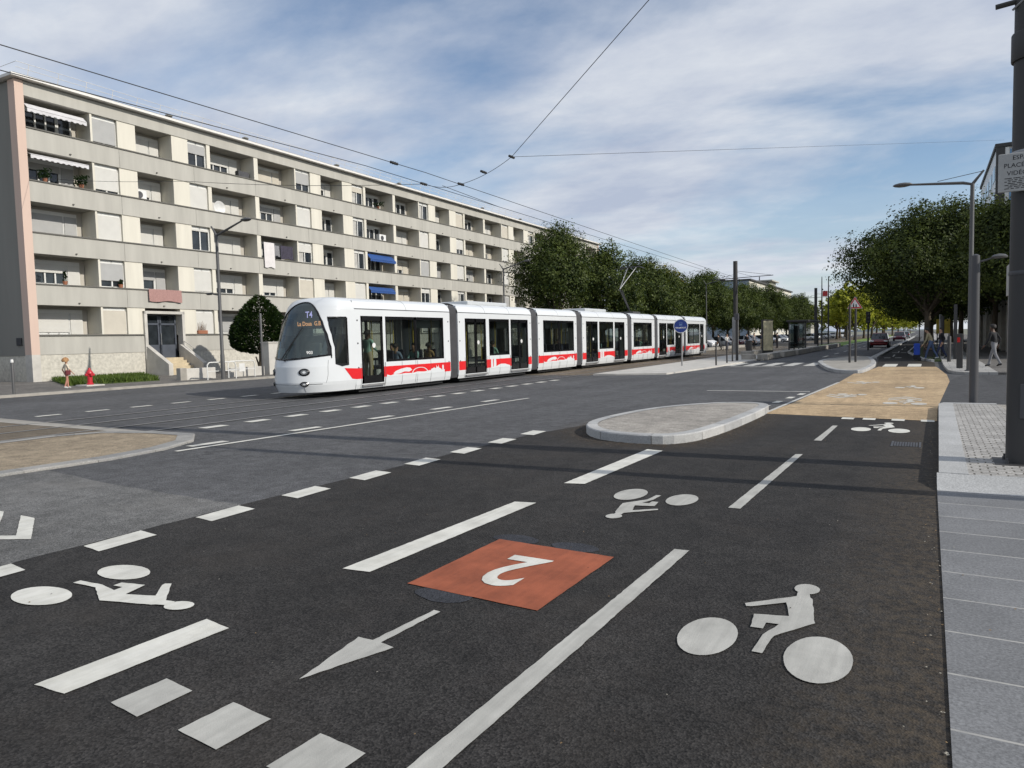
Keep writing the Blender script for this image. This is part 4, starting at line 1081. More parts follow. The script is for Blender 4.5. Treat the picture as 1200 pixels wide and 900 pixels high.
for x, l_ in ((-12.15,'left'),(-11.35,'right')):
    t = thing('slim_mast', f'slim dark pole of the pair beyond the shelter, the one on the {l_}', 'mast', (x,102,0), group='pair of slim poles beyond the shelter')
    MB().lathe([(.1,0),(.09,5),(.05,8.9),(.02,9)], n=8).build('pole', M['mast'], t)
tag(MB().bev(-12.05,-11.45,101.95,102.05,6.4,7.1,.02).build('red_sign', M['sign_red']), 'small red square sign held between the pair of slim poles', 'sign')

# ------------------------------------------------------------------ trees
def leaf_mesh(name, lobes, n, size, seed, mat, flat=.0, inner=.35, up=.25):
    """crown: leaf-sized blades through the volume of uneven lobes; face attribute 'shade' varies clump by clump"""
    r = random.Random(seed); V = []; F = []; sh = []
    tot = sum(l[3]*l[4] for l in lobes)
    clumps = []
    for cx, cy, cz, rx, rz_ in lobes:
        k = max(10, int(n/11*rx*rz_/tot))
        for _ in range(k):
            d = Vector((r.gauss(0,1), r.gauss(0,1), r.gauss(0,1)*.9+up*.6)).normalized()
            q = r.random()**inner*r.choice([.88,.95,1,1.05,1.12,1.3])
            clumps.append((Vector((cx+d.x*rx*q, cy+d.y*rx*q, cz+d.z*rz_*q)), d, r.uniform(.35,.85), r.gauss(0,.16)))
    for c, d, cr, t in clumps:
        for _ in range(11):
            p = c+Vector((r.gauss(0,1), r.gauss(0,1), r.gauss(0,.7)))*cr*.38
            nn = (d*1.1+Vector((r.gauss(0,.5), r.gauss(0,.5), r.gauss(0,.5)+.3))).normalized()
            a = nn.orthogonal().normalized(); a.rotate(Matrix.Rotation(r.uniform(0,6.28), 3, nn)); b = nn.cross(a)
            s_ = size*r.uniform(.65,1.35); k = len(V)
            V += [tuple(p-a*s_*.6), tuple(p+b*s_*.34+nn*s_*.08), tuple(p+a*s_*.6), tuple(p-b*s_*.34-nn*s_*.05)]
            F.append((k,k+1,k+2,k+3)); sh.append(.25+t+r.gauss(0,.12))
    me = bpy.data.meshes.new(name); me.from_pydata(V, [], F); me.materials.append(mat)
    at = me.attributes.new('shade', 'FLOAT', 'FACE'); at.data.foreach_set('value', sh); me.update()
    return me
def crown_lobes(seed, rad, z0, z1, n=9):
    r = random.Random(seed); L_ = [(0,0,(z0+z1)/2,rad*.72,(z1-z0)*.42)]
    for i in range(n):
        a = 6.283*i/n+r.uniform(-.3,.3); q = rad*r.uniform(.42,.68); z = z0+(z1-z0)*r.uniform(.25,.72)
        L_.append((q*math.cos(a), q*math.sin(a), z, rad*r.uniform(.30,.48), (z1-z0)*r.uniform(.2,.3)))
    for i in range(4): L_.append((rad*r.uniform(-.35,.35), rad*r.uniform(-.35,.35), z1-(z1-z0)*r.uniform(.14,.26), rad*r.uniform(.24,.36), (z1-z0)*.2))
    return L_
def trunk_mb(seed, h, r0, lobes, z_in):
    r = random.Random(seed); mb = MB()
    mb.tube([(0,0,-.1),(r.uniform(-.05,.05),r.uniform(-.05,.05),h*.45),(r.uniform(-.1,.1),r.uniform(-.1,.1),h)], [r0*1.35,r0,r0*.85], 9)
    for cx, cy, cz, rx, rz_ in lobes[:10]:
        mid = Vector((cx*.4, cy*.4, h+(cz-h)*.45)); mb.tube([(0,0,h*.93), mid, (cx*.9,cy*.9,cz)], [r0*.55,r0*.32,r0*.1], 6)
    return mb
def tree(name, seed, rad, z0, z1, nleaf, size, mat, label, loc, group=None, tr=.19, inner=.35, cat='tree'):
    lb = crown_lobes(seed, rad, z0, z1)
    t = thing(name, label, cat, loc, 0, group)
    me = leaf_mesh('crown', lb, nleaf, size, seed, M[mat], inner=inner)
    o = bpy.data.objects.new('crown', me); C.objects.link(o); o.parent = t
    trunk_mb(seed, z0+.5, tr, lb, z0).build('trunk', M['bark'], t, True)
    return t
# right-hand pavement trees
G = 'dark green trees along the right-hand pavement'
tree('street_tree', 3, 5.2, 2.45, 9.7, 66000, .135, 'leaf', 'big dark green tree overhanging the cycle path behind the man with the blue trolley', (.0,52.5,.08), G, .21)
tree('street_tree', 5, 3.0, 3.0, 8.4, 30000, .13, 'leaf', 'dark tree half hidden by the tall mast with the notice', (4.1,46,.1), G, .17)
tB = tree('street_tree', 8, 4.8, 2.1, 9.3, 30000, .18, 'leaf', 'second dark tree in the row behind the big overhanging one', (.0,62,.08), G, .2)
labs = ['third','fourth','fifth','sixth','seventh','eighth']
for i in range(6): dup(tB, (.0+.1*i,71.5+9.5*i,.08), i*1.3, f'{labs[i]} tree of the row receding along the right-hand pavement', (1,1,1-.02*i))
tC = tree('street_tree', 21, 3.6, 3.0, 8.6, 12000, .22, 'leaf', 'dark tree shading the pavement in front of the grey pavilion', (3.9,58,.1), G, .17)
for i, (x, y) in enumerate(((2.3,68),(2.8,82),(2.5,104))): dup(tC, (x,y,.1), i*2.1, f'{["first","second","third"][i]} dark tree standing further back beside the grey pavilion')
# row in front of the apartment block and along the parking
G = 'row of green trees behind the tram'
tree('row_tree', 31, 4.3, 2.4, 12.0, 46000, .155, 'leaf_row', 'largest rounded tree of the row standing in front of the apartment block', (-30,59.5,0), G, .22)
pr_ = [tree('row_tree', 40+i, 4.7, 2.0, 10.7, 30000, .19, 'leaf_row', '', (-29,68,0), G, .2) for i in range(3)]
nth = ['second','third','fourth','fifth','sixth','seventh','eighth','ninth','tenth','eleventh','twelfth','thirteenth','fourteenth','fifteenth','sixteenth','seventeenth','eighteenth']
for i in range(16):
    y = 70.5+8.6*i+random.uniform(-1,1); lb = f'{nth[i]} tree in the row behind the tram counted from the apartment block'
    x = -29+random.uniform(-.8,.8); sc = (1,1,random.uniform(.93,1.06))
    if i < 3: o = pr_[i]; o.location = (x,y,0); o.scale = sc; o['label'] = lb
    else: dup(pr_[i%3], (x,y,0), random.uniform(0,6), lb, sc)
tree('golden_tree', 60, 4.2, 4, 14.6, 5000, .38, 'leaf_gold', 'tall pale golden tree rising above the green row', (-42,124,0))
# far yellowing trees around the end of the street
G = 'far yellow green trees'
fy = [tree('plane_tree', 70+i, 5.2, 2.0, 10.6, 6000, .42, 'leaf_yellow', '', (0,0,0), G, .25) for i in range(2)]
spots = [(-12.0,150),(-14.5,163),(-10.5,172),(-13,186),(-9.6,198),(-12,215),(-9,236),(-12,255),(-9,280),(-14,300),(-8.5,330),(-18,178),(-20,205),(-22,240),(-8,375),(-8,420)]
far_l = ['nearest yellow green tree on the grassy median','yellow green tree left of the nearest median tree','yellow green tree just right of the triangular sign']
for i, (x, y) in enumerate(spots):
    o = fy[i] if i < 2 else fy[i%2]; lb = far_l[i] if i < 3 else 'yellow green tree in the far clump beyond the tram stop'
    if i < 2: o.location = (x,y,0); o['label'] = lb
    else: dup(o, (x,y,0), i*.9, lb, (1,1,random.uniform(.88,1.08)))
# clipped yew by the entrance
def yew():
    t = thing('clipped_yew', 'dark clipped cone shaped yew on a short bare trunk beside the lamp post', 'tree', (-35,29.6,.09))
    r = random.Random(5); V=[]; F=[]; sh=[]
    prof = [(1.15,.35),(1.3,1.2),(1.6,1.6),(2.1,1.72),(2.7,1.6),(3.3,1.32),(3.9,.92),(4.35,.5),(4.65,.12)]
    def rad(z):
        for (a,b),(c,d) in zip(prof, prof[1:]):
            if z <= c: return b+(d-b)*(z-a)/(c-a)
        return .05
    for _ in range(15000):
        z = r.uniform(1.15,4.65); q = rad(z)
        if r.random() > q/1.72: continue
        a = r.uniform(0,6.283); k = q*r.choice([1,1,1,.8,.6])*r.uniform(.92,1.05)
        p = Vector((math.cos(a)*k, math.sin(a)*k, z+r.uniform(-.05,.05)))
        d = Vector((math.cos(a)+r.gauss(0,.35), math.sin(a)+r.gauss(0,.35), r.uniform(.1,.9))).normalized()*.2
        s_ = d.orthogonal().normalized(); s_.rotate(Matrix.Rotation(r.uniform(0,6.28),3,d.normalized())); s_ *= .045; i = len(V)
        V += [tuple(p-d*.4-s_*.6),tuple(p+s_),tuple(p+d*.6),tuple(p-s_)]; F.append((i,i+1,i+2,i+3)); sh.append(.2+r.gauss(0,.2))
    me = bpy.data.meshes.new('crown'); me.from_pydata(V,[],F); me.materials.append(M['leaf_yew'])
    at = me.attributes.new('shade','FLOAT','FACE'); at.data.foreach_set('value', sh)
    o = bpy.data.objects.new('crown', me); C.objects.link(o); o.parent = t
    MB().tube([(0,0,-.1),(.03,0,.8),(0,0,2.2)], [.2,.16,.12], 8).tube([(.1,0,.1),(.35,.1,.9)], [.08,.04], 6).tube([(-.1,0,.1),(-.3,-.15,.95)], [.08,.04], 6).build('trunk', M['bark'], t, True)
yew()
# lawn in front of the entrance
LAWN = [(-33.2,17.3),(-32.9,19.2),(-32.7,21.4),(-39.9,25.0),(-39.85,20.0)]
def lawn():
    MB().prism(LAWN, .05, .13).build('lawn_bed', M['grass_base'], kind='structure')
    r = random.Random(9); V=[]; F=[]; sh=[]
    def inside(x, y):
        c = False
        for i in range(len(LAWN)):
            (x1,y1),(x2,y2) = LAWN[i], LAWN[i-1]
            if (y1 > y) != (y2 > y) and x < (x2-x1)*(y-y1)/(y2-y1)+x1: c = not c
        return c
    for _ in range(16000):
        x = r.uniform(-40,-32.5); y = r.uniform(17,25.2)
        if not inside(x,y): continue
        h = r.uniform(.1,.3); a = r.uniform(0,6.28); i = len(V); dx, dy = math.cos(a)*.03, math.sin(a)*.03
        V += [(x-dx,y-dy,.12),(x+dx,y+dy,.12),(x+r.uniform(-.12,.12),y+r.uniform(-.12,.12),.12+h)]; F.append((i,i+1,i+2)); sh.append(.25+r.gauss(0,.2))
    me = bpy.data.meshes.new('grass'); me.from_pydata(V,[],F); me.materials.append(M['grass'])
    at = me.attributes.new('shade','FLOAT','FACE'); at.data.foreach_set('value', sh)
    o = bpy.data.objects.new('grass', me); C.objects.link(o); o['kind'] = 'stuff'; tag(o, 'strip of rough green grass below the apartment facade', 'grass')
lawn()

# ------------------------------------------------------------------ street furniture
def lamp_post(x, y, z, h, arm, label, r=.075, pole='pole_grey', low=None, stay=False):
    """arm: dx of the head, rise"""
    t = thing('street_lamp', label, 'lamp post', (x,y,z))
    MB().lathe([(r*1.9,0),(r*1.9,.03),(r*1.25,.04),(r*1.2,1.2),(r,1.25),(r*.8,h)], n=12).build('pole', M[pole], t, True)
    dx, ri = arm; s_ = math.copysign(1, dx)
    MB().tube([(-s_*.35,0,h+.45),(0,0,h-.02),(s_*.3,0,h+.06),(dx,0,h+ri)], [r*.4,r*.75,r*.7,r*.45], 8).build('arm', M[pole], t, True)
    if stay: MB().tube([(-s_*.33,0,h+.42),(dx*.55,0,h+ri*.55+.1)], .012, 5).build('stay', M[pole], t)
    hd = MB(); hd.lathe([(.02,-.33),(.1,-.26),(.155,-.1),(.16,.08),(.11,.26),(.03,.34)], (0,0,0), 14, 0, 'x')
    o = hd.build('lamp_head', M['pole_grey'], t, True, (dx+s_*.25,0,h+ri+.02)); o.scale = (1,1,.55)
    MB().lathe([(.11,-.01),(.12,0),(.1,.01)], (0,0,-.1), 12).build('lamp_glass', M['lens'], o)
    if low:
        MB().tube([(0,0,low),(-s_*.55,0,low+.1)], .03, 6).build('low_arm', M[pole], t)
        b = MB(); b.lathe([(.03,-.24),(.12,-.12),(.13,.05),(.04,.24)], (0,0,0), 12, 0, 'x'); o2 = b.build('low_lamp_head', M['pole_grey'], t, True, (-s_*.72,0,low+.11)); o2.scale = (1,1,.5)
    return t
lamp_post(-29.8,22.85,.09,7.0,(1.9,.5),'grey street lamp with a long arm in front of the apartment entrance', .085, low=4.1)
lamp_post(1.37,32.0,.10,7.0,(-2.05,.22),'tall lamp post on the right whose stayed arm reaches over the road', .085, stay=True)
lamp_post(-30.2,50.5,.09,7.4,(2.0,.5),'street lamp with a dome head left of the largest row tree', .08)
t = thing('pavement_lamp', 'short lamp post with a flat head over the pavement near the cobbles', 'lamp post', (.86,18.2,.0))
MB().lathe([(.085,0),(.08,3.05),(.075,3.25),(.02,3.28)], n=14).build('pole', M['steel_dark'], t, True)
MB().tube([(0,0,3.1),(.18,0,3.14),(.36,0,3.2)], .022, 6).build('arm', M['steel_dark'], t)
hh = MB().lathe([(.02,-.02),(.14,-.01),(.15,.02),(.1,.06),(.02,.075)], n=14).build('lamp_head', M['pole_grey'], t, True, (.42,0,3.18))
for x, y, h, lab in ((-33,64,8.2,'slim'),(-22,82,7.5,'tall')):
    lamp_post(x,y,0,h,(1.6,.35),f'{lab} street lamp half hidden among the row trees', .07)
# big mast on the right with the notice
t = thing('tall_mast', 'thick dark steel mast at the right edge carrying a clamp and a notice board', 'mast', (.99,10.15,.1))
MB().lathe([(.22,-.02),(.22,.015),(.185,.02),(.17,9.4),(.05,9.45)], n=24).build('pole', M['mast'], t, True)
MB().lathe([(.2,4.62),(.205,4.63),(.205,4.92),(.2,4.93),(.18,4.94)], n=24).build('clamp', M['mast'], t, True)
MB().bev(-.3,.3,-.3,.3,-.0,.018,.004).build('base_plate', M['mast'], t)
for a in (45,135,225,315): MB().lathe([(.022,.018),(.022,.05),(.012,.052),(.012,.085)], (.31*math.cos(R(a))*.82,.31*math.sin(R(a))*.82,0), 6).build('bolt', M['steel_dark'], t)
MB().bev(-.07,.07,-.192,-.176,.55,.95,.006).build('service_hatch', M['steel_dark'], t)
MB().lathe([(.186,2.2),(.189,2.21),(.189,2.24),(.186,2.25)], n=24).build('strap', M['steel_dark'], t, True); MB().lathe([(.186,3.38),(.19,3.39),(.19,3.42),(.186,3.43)], n=24).build('strap', M['steel'], t, True); MB().lathe([(.186,3.56),(.19,3.57),(.19,3.6),(.186,3.61)], n=24).build('strap', M['steel'], t, True)
MB().tube([(-.36,-.02,5.28),(-.1,-.02,5.3)], .03, 8).build('bracket', M['mast'], t)
MB().tube([(-.2,-.05,5.2),(0,-.24,5.32),(.2,-.05,5.45)], .012, 6).build('cable_tie', M['steel'], t)
t2 = thing('notice_board', 'grey notice about video surveillance clamped to the thick mast', 'sign', (1.0,9.93,3.46), R(0))
MB().bev(-.33,.45,-.012,.012,-.225,.205,.008).build('panel', M['sign_grey'], t2)
mtx = lambda z, x=-.28: Matrix(((1,0,0,x),(0,0,-1,-.0145),(0,1,0,z),(0,0,0,1)))
text_mesh('notice_text', 'ESPACE PUBLIC', .068, M['ink'], t2, mtx(.15,-.20), 'LEFT'); text_mesh('notice_text', 'PLACÉ SOUS', .068, M['ink'], t2, mtx(.065), 'LEFT'); text_mesh('notice_text', 'VIDÉOPROTECTION', .068, M['ink'], t2, mtx(-.02,-.25), 'LEFT')
sm = MB(); rr = random.Random(2)
for k in range(7):
    x = -.27+.03*(k%2); z = -.075-.019*k
    while x < .36:
        w_ = rr.uniform(.02,.07); sm.poly([(x,-.0143,z-.004),(x+w_,-.0143,z-.004),(x+w_,-.0143,z+.004),(x,-.0143,z+.004)]); x += w_+.014
sm.build('small_print', M['ink'], t2)
# a lamp column standing just outside the right edge throws the second shadow band
t = thing('lamp_column', 'slender grey lamp column on the slab pavement beside the mast', 'lamp post', (3.3,8.68,.05))
MB().lathe([(.2,0),(.2,.03),(.13,.04),(.11,7.5),(.03,7.55)], n=14).build('pole', M['pole_grey'], t, True)
MB().tube([(0,0,7.4),(-.4,0,7.55),(-1.2,0,7.6)], .04, 8).build('arm', M['pole_grey'], t)
# thin sign pole at the right
t = thing('sign_pole', 'thin galvanised pole with a sign seen edge on at the right', 'sign', (1.5,18.6,.0))
MB().tube([(0,0,-.02),(0,0,3.05)], .03, 10).build('pole', M['steel'], t, True)
MB().bev(-.045,-.03,-.25,.25,2.38,3.03,.006).build('plate', M['sign_grey'], t)
# round blue sign on the refuge
t = thing('blue_round_sign', 'round blue sign with a white rim on a galvanised post in front of the tram', 'sign', (-11.5,37.7,.07), R(17))
MB().tube([(.05,0,0),(.05,0,2.45)], .045, 10).build('post', M['steel'], t, True)
MB().lathe([(.38,-.05),(.385,-.04),(.385,-.03),(.1,-.028)], (0,0,2.14), 32, 0, 'y').build('rim', M['sign_white'], t)
MB().lathe([(.345,-.056),(.345,-.052)], (0,0,2.14), 32, 0, 'y').build('face', M['blue_sign'], t)
text_mesh('sign_text', 'TRAMWAY', .115, M['sign_white'], t, Matrix(((1,0,0,0),(0,0,-1,-.0585),(0,1,0,2.04),(0,0,0,1))), bold=.002)
tm = MB(); tm.box(-.08,.08,-.0585,-.057,2.16,2.34); tm.box(-.06,.06,-.0605,-.0592,2.26,2.32,1)
tm.build('tram_symbol', [plain('pale_blue_film', (.10,.17,.36)), M['blue_sign']], t)
# bollards
def bollard(x, y, z, h, label, r=.035, mat='steel_dark', group=None, cap=None):
    t = thing('bollard', label, 'bollard', (x,y,z), 0, group)
    MB().lathe([(r,-.02),(r,h-.03),(r*.8,h)], n=12).build('post', M[mat], t, True)
    if cap: MB().lathe([(r*1.05,h-.1),(r*1.1,h-.03),(r*.7,h+.02)], n=12).build('cap', M[cap], t, True)
    return t
for (x,y),l_ in zip(((-9.75,38.2),(-9.95,41.4),(-10.15,43.6)),('nearest the blue sign','in the middle of the three','beside the taller post')):
    bollard(x,y,.07,1.25,f'thin dark bollard on the stop refuge, {l_}', .045, 'mast', 'bollards on the stop refuge')
bollard(-29.62,13.5,.09,1.3,'thin grey bollard with a white top on the left kerb', .05, 'pole_grey', cap='sign_white')
bollard(-30.2,25.6,.09,3.3,'plain grey post between the lamp and the tram front', .06, 'pole_grey')
t = thing('signal_post', 'dark square post with a small box on top next to the dark bollards', 'signal', (-10.2,45.0,.07))
MB().bev(-.07,.07,-.07,.07,0,2.75,.01).build('post', M['mast'], t); MB().bev(-.12,.12,-.16,.1,2.5,2.9,.02).build('signal_box', M['steel_dark'], t)
# triangular children sign on the far island
t = thing('warning_sign', 'triangular children crossing sign on a dark post of the far island', 'sign', (-3.25,40.4,.1))
MB().tube([(.04,.05,0),(.04,.05,3.35)], .055, 10).build('post', M['mast'], t, True)
def tri(s_, y): return [(-.5*s_,y,2.70-.1*(s_-1)+0),(.5*s_,y,2.70-.1*(s_-1)),(0,y,3.36+.12*(s_-1))]
def triz(k): 
    c = (0, 2.98)
    return [(c[0]+(x-c[0])*k, c[1]+(z-c[1])*k) for x,z in ((-.36,2.76),(.36,2.76),(0,3.37))]
for nm, k, y, mt in (('rim',1.0,-.02,'sign_white'),('border',.93,-.026,'sign_red'),('face',.64,-.032,'sign_white')):
    MB().poly([(x,y,z) for x,z in triz(k)]).build(nm, M[mt], t)
MB().poly([(x,-.014,z) for x,z in reversed(triz(1))]).build('back', M['steel_dark'], t)
kd = MB()
for x,h in ((-.06,.22),(.06,.17)):
    kd.poly([(x-.03,-.036,2.82),(x+.03,-.036,2.82),(x+.025,-.036,2.82+h*.7),(x-.025,-.036,2.82+h*.7)])
    kd.poly([(x+.025*math.cos(a),-.036,2.82+h*.85+.025*math.sin(a)) for a in [k*.785 for k in range(8)]])
kd.build('children_symbol', M['ink'], t)
bollard(-3.42,39.7,.1,3.0,'plain dark post beside the triangular sign', .055, 'mast')
# traffic light further down
def signal(x, y, h, label):
    t = thing('traffic_light', label, 'traffic light', (x,y,.1))
    MB().tube([(0,0,0),(0,0,h)], .07, 8).build('post', M['mast'], t)
    MB().bev(-.16,.16,-.2,.1,h-.95,h,.04).build('lamp_box', M['black'], t)
    for k in range(3): MB().lathe([(.1,-.205),(.1,-.22),(.03,-.215)], (0,0,h-.18-.3*k), 12, 0, 'y').build('lamp', M['black_gloss'], t)
    return t
signal(-4.3,66,3.2,'traffic light on the dividing kerb left of the red car'); 
signal(-1.1,120,3.4,'small far traffic light beside the cycle path')
# dark posts in the tree shade on the right pavement
G = 'dark posts along the shaded pavement'
for (x,y,h,mt),l_ in zip(((1.25,44.5,2.9,'mast'),(.75,50,2.4,'mast'),(.72,56,2.6,'steel'),(.9,41,1.25,'mast')),('taller dark post left of the lamp posts','dark post behind the walking man','lighter steel post further along the shade','short dark post nearest the lamp posts')):
    bollard(x,y,.1,h,l_+' on the right pavement', .085, mt, G)
t = thing('signal_cabinet', 'short dark cabinet with a red panel beside the lamp posts', 'cabinet', (1.12,34.2,.1))
MB().bev(-.11,.11,-.11,.11,0,1.4,.02).build('casing', M['mast'], t); MB().bev(-.1,-.0,-.125,-.11,1.05,1.25,.01).build('red_panel', M['lens_red'], t)
t = thing('poster_panel', 'small yellow panel on two posts under the big tree', 'sign', (.9,58,.1))
MB().bev(-.42,.42,-.04,.04,1.3,2.3,.02).build('panel', M['yellow'], t); MB().tube([(-.35,0,0),(-.35,0,1.4)], .04, 6).build('post', M['mast'], t); MB().tube([(.35,0,0),(.35,0,1.4)], .04, 6).build('post', M['mast'], t)
t = thing('street_bench', 'dark bench in the shade beside the crossing', 'bench', (.05,49.5,.09), R(90))
MB().bev(-.8,.8,-.25,.2,.42,.48,.01).build('seat', M['wood'], t); MB().bev(-.8,.8,.2,.26,.55,.9,.01).build('backrest', M['wood'], t)
for x in (-.65,.65): MB().box(x-.04,x+.04,-.22,.24,0,.42).build('leg', M['mast'], t)
# hydrant
t = thing('fire_hydrant', 'red fire hydrant on a small concrete pad at the lawn edge', 'hydrant', (-32.2,17.75,.09))
MB().bev(-.45,.45,-.4,.4,0,.06,.01).build('pad', M['concrete_pale'], t)
MB().lathe([(.14,.06),(.14,.12),(.105,.14),(.105,.52),(.15,.54),(.15,.6),(.11,.66),(.05,.74),(.04,.8),(.01,.81)], n=14).build('body', M['red'], t, True)
for a,b in ((0,'x'),(0,'y')): MB().lathe([(.055,-.2),(.06,-.19),(.06,.19),(.055,.2)], (0,0,.5), 10, 0, b).build('outlet', M['red'], t)
# low walls, gate pillar and bike racks left
t = thing('low_wall', 'low cream wall along the pavement between the lawn and the gate pillar', 'wall', (-31.6,21.6,.08))
MB().bev(0,.25,.35,2.0,0,.58,.02).bev(0,.25,2.9,5.1,0,.5,.02).build('wall', M['concrete_pale'], t); MB().bev(-.02,.3,-.02,.33,0,.62,.02).build('end_block', M['concrete'], t)
t = thing('gate_pillar', 'cream rendered gate pillar beside the tram front', 'pillar', (-31.6,27.3,.08))
MB().bev(-.3,.3,-.3,2.2,0,1.75,.02).build('pillar', M['concrete_pale'], t); MB().bev(-.35,.35,-.35,2.25,1.75,1.82,.02).build('coping', M['concrete_pale'], t)
def rack(x, y, label):
    t = thing('bike_rack', label, 'bike rack', (x,y,.09), R(83), 'white hoops by the lamp post')
    MB().tube([(-.75,0,0),(-.75,0,.72),(-.68,0,.82),(-.6,0,.85),(.6,0,.85),(.68,0,.82),(.75,0,.72),(.75,0,0)], .028, 8).build('hoop', M['frame'], t, True)
    MB().tube([(-.75,0,.42),(.75,0,.42)], .02, 6).build('crossbar', M['frame'], t); return t
rack(-29.95,22.9,'white tubular barrier in front of the grey street lamp'); k = rack(-30.6,24.6,'white tubular barrier with a small notice right of the street lamp')
MB().bev(-.16,.16,-.03,-.02,.3,.72,.005).build('notice', M['sign_white'], k)
tag(MB().bev(-.3,.3,-.25,.25,0,1.1,.03).build('utility_cabinet', M['concrete'], loc=(-41.5,17.6,.08)), 'small grey utility box against the dark end wall', 'cabinet')
t = thing('garden_wall', 'grey block wall closing the yard at the left edge', 'wall', (-44,15.5,.08)); MB().bev(-5,3.2,-.1,.1,0,1.35,.02).build('wall', M['concrete'], t); MB().bev(-5,3.25,-.13,.13,1.36,1.42,.01).build('coping', M['concrete'], t)
# stop shelter, information panel, planter blocks
t = thing('tram_shelter', 'dark steel and glass tram shelter on the stop platform', 'shelter', (-9.9,66,.14))
MB().bev(-.8,1.0,-.2,8.2,2.5,2.66,.03).build('roof', M['mast'], t)
for y in (0,2.7,5.4,8): MB().box(-.65,-.55,y-.05,y+.05,0,2.5).build('post', M['mast'], t)
for y in (0,8): MB().box(.7,.8,y-.05,y+.05,0,2.5).build('post', M['mast'], t)
for y in (.1,2.8,5.5): MB().box(-.61,-.59,y,y+2.45,.2,2.35).build('glass_pane', M['glass_shelter'], t)
MB().box(-.5,.7,-.01,.01,.2,2.35).build('glass_pane', M['glass_shelter'], t)
MB().bev(-.45,.0,1,7,.42,.5,.02).build('bench', M['wood'], t); MB().bev(-.55,-.5,3.2,4.4,.6,2.2,.01).build('map_panel', M['steel_dark'], t)
t = thing('info_panel', 'upright panel with a yellowish poster at the end of the platform', 'panel', (-11.1,59.4,.1), R(-42))
MB().bev(-.1,.1,-.5,.5,0,2.7,.03).build('frame', M['mast'], t); MB().bev(.105,.13,-.44,.44,.25,2.6,.01).build('poster', plain('poster', (.62,.55,.36), .4, 0, .4, 2.2), t)
G = 'concrete blocks edging the stop platform'
for (x0,x1,y0,y1,h),l_ in zip(((-10.3,-9.5,46.6,47.2,.40),(-9.4,-8.75,47.0,51.5,.40),(-9.1,-8.6,52.2,57,.40),(-9.0,-8.5,57.6,66,.40),(-9.0,-8.5,66.5,88,.40),(-12.2,-11.4,55,59,.40)),('smallest block at the near end','long block nearest the zebra crossing','second long block','block in front of the shelter','longest block beyond the shelter','block at the foot of the information panel')):
    tag(MB().bev(x0,x1,y0,y1,.02,h,.03).build('concrete_block', M['concrete']), l_+' edging the stop platform', 'block', G)
bollard(-11.9,56.5,.2,1.0,'squat dark litter bin by the information panel', .24, 'mast')

# ------------------------------------------------------------------ other buildings
t = thing('far_apartment_block', 'pale apartment block with an end wall tinted as in blue shade above the distant trees', 'building', (-42,200,0), R(90)+.012)
MB().box(0,74,0,14,0,16.2,0).build('wall', M['render_cream'], t)
MB().box(-.12,-.02,.2,13.8,0,16.2).build('end_wall', plain('shade_blue_end_wall', (.30,.36,.42), .9), t)  # blue-grey shade on this end is put into its colour
MB().box(-.4,74.4,-.5,14.4,16.21,16.6).build('roof', M['tar'], t); MB().box(48,60,3,10,16.6,19,0).box(47,61,2,11,19,19.4,0).build('roof_house', M['render_grey'], t)
for k in range(5):
    for i in range(13):
        x = 2.5+5.5*i; f = MB().box(x,x+2.6,-.06,-.005,2+2.9*k,3.7+2.9*k).build('window', M['frame'], t)
        MB().box(x+.2,x+1.4,-.08,-.062,2.15+2.9*k,3.55+2.9*k).build('pane', M['pane'], f)
t = thing('glass_office', 'tall glass and grey office building rising behind the trees on the right', 'building', (6.6,100,0))
MB().box(0,26,0,28,0,22.3,0).build('wall', plain('office_cladding', (.72,.73,.75), .5), t)
MB().box(-.1,.75,-.35,-.02,0,22.5).build('edge_fin', M['mast'], t); MB().box(.76,1.15,-.3,-.02,0,22.2).build('white_fin', M['sign_white'], t)
gw = MB(); gw.box(1.16,25,-.12,-.02,3,22); gw.build('glass_front', M['glass_blue'], t); MB().box(-.2,26,-.4,28.2,22.31,22.7).build('roof', M['mast'], t)
for k in range(6):
    for i in range(5): MB().box(-.05,-.005,2+5*i,5.4+5*i,4+3*k,5.6+3*k).build('window', M['pane'], t)
gl = MB()
for k in range(12): gl.box(1.16+2*k,1.22+2*k,-.17,-.12,3,22)
for k in range(7): gl.box(1.16,25,-.165,-.121,3+2.9*k,3.12+2.9*k)
gl.build('mullions', M['steel'], t)
t = thing('street_pavilion', 'low grey pavilion with white panels and blue glass along the right pavement', 'building', (4.5,45,.09))
MB().box(.3,9,0,46,0,4.4).build('wall', M['concrete'], t); MB().box(-.1,9,-.3,46.3,4.41,4.7).build('roof', M['mast'], t)
for i in range(12):
    y = .2+3.85*i; MB().box(-.05,.25,y,y+.4,0,4.4).build('column', M['concrete_pale' if i%2 else 'concrete'], t)
    if i < 11 and i != 2:
        MB().box(.2,.29,y+.45,y+3.8,.2,2.7).build('white_panel', M['roof_white'], t); MB().box(.2,.29,y+.45,y+3.8,2.75,4.2).build('blue_window', M['glass_blue'], t)
t = thing('far_chimney_house', 'distant building with dark roof chimneys above the trees', 'building', (-47,355,0), R(90))
MB().box(0,26,0,12,0,13.5).build('wall', M['render_grey'], t); MB().prism([(-.5,0),(12.5,0),(6,3.2)], 0, 26).build('roof', M['tar'], t).matrix_local = Matrix(((0,0,1,0),(1,0,0,0),(0,1,0,13.51),(0,0,0,1)))
for x in (3,9,14,20): MB().box(x,x+1.3,4,5.3,14.5,18.2).build('chimney', M['tar'], t)

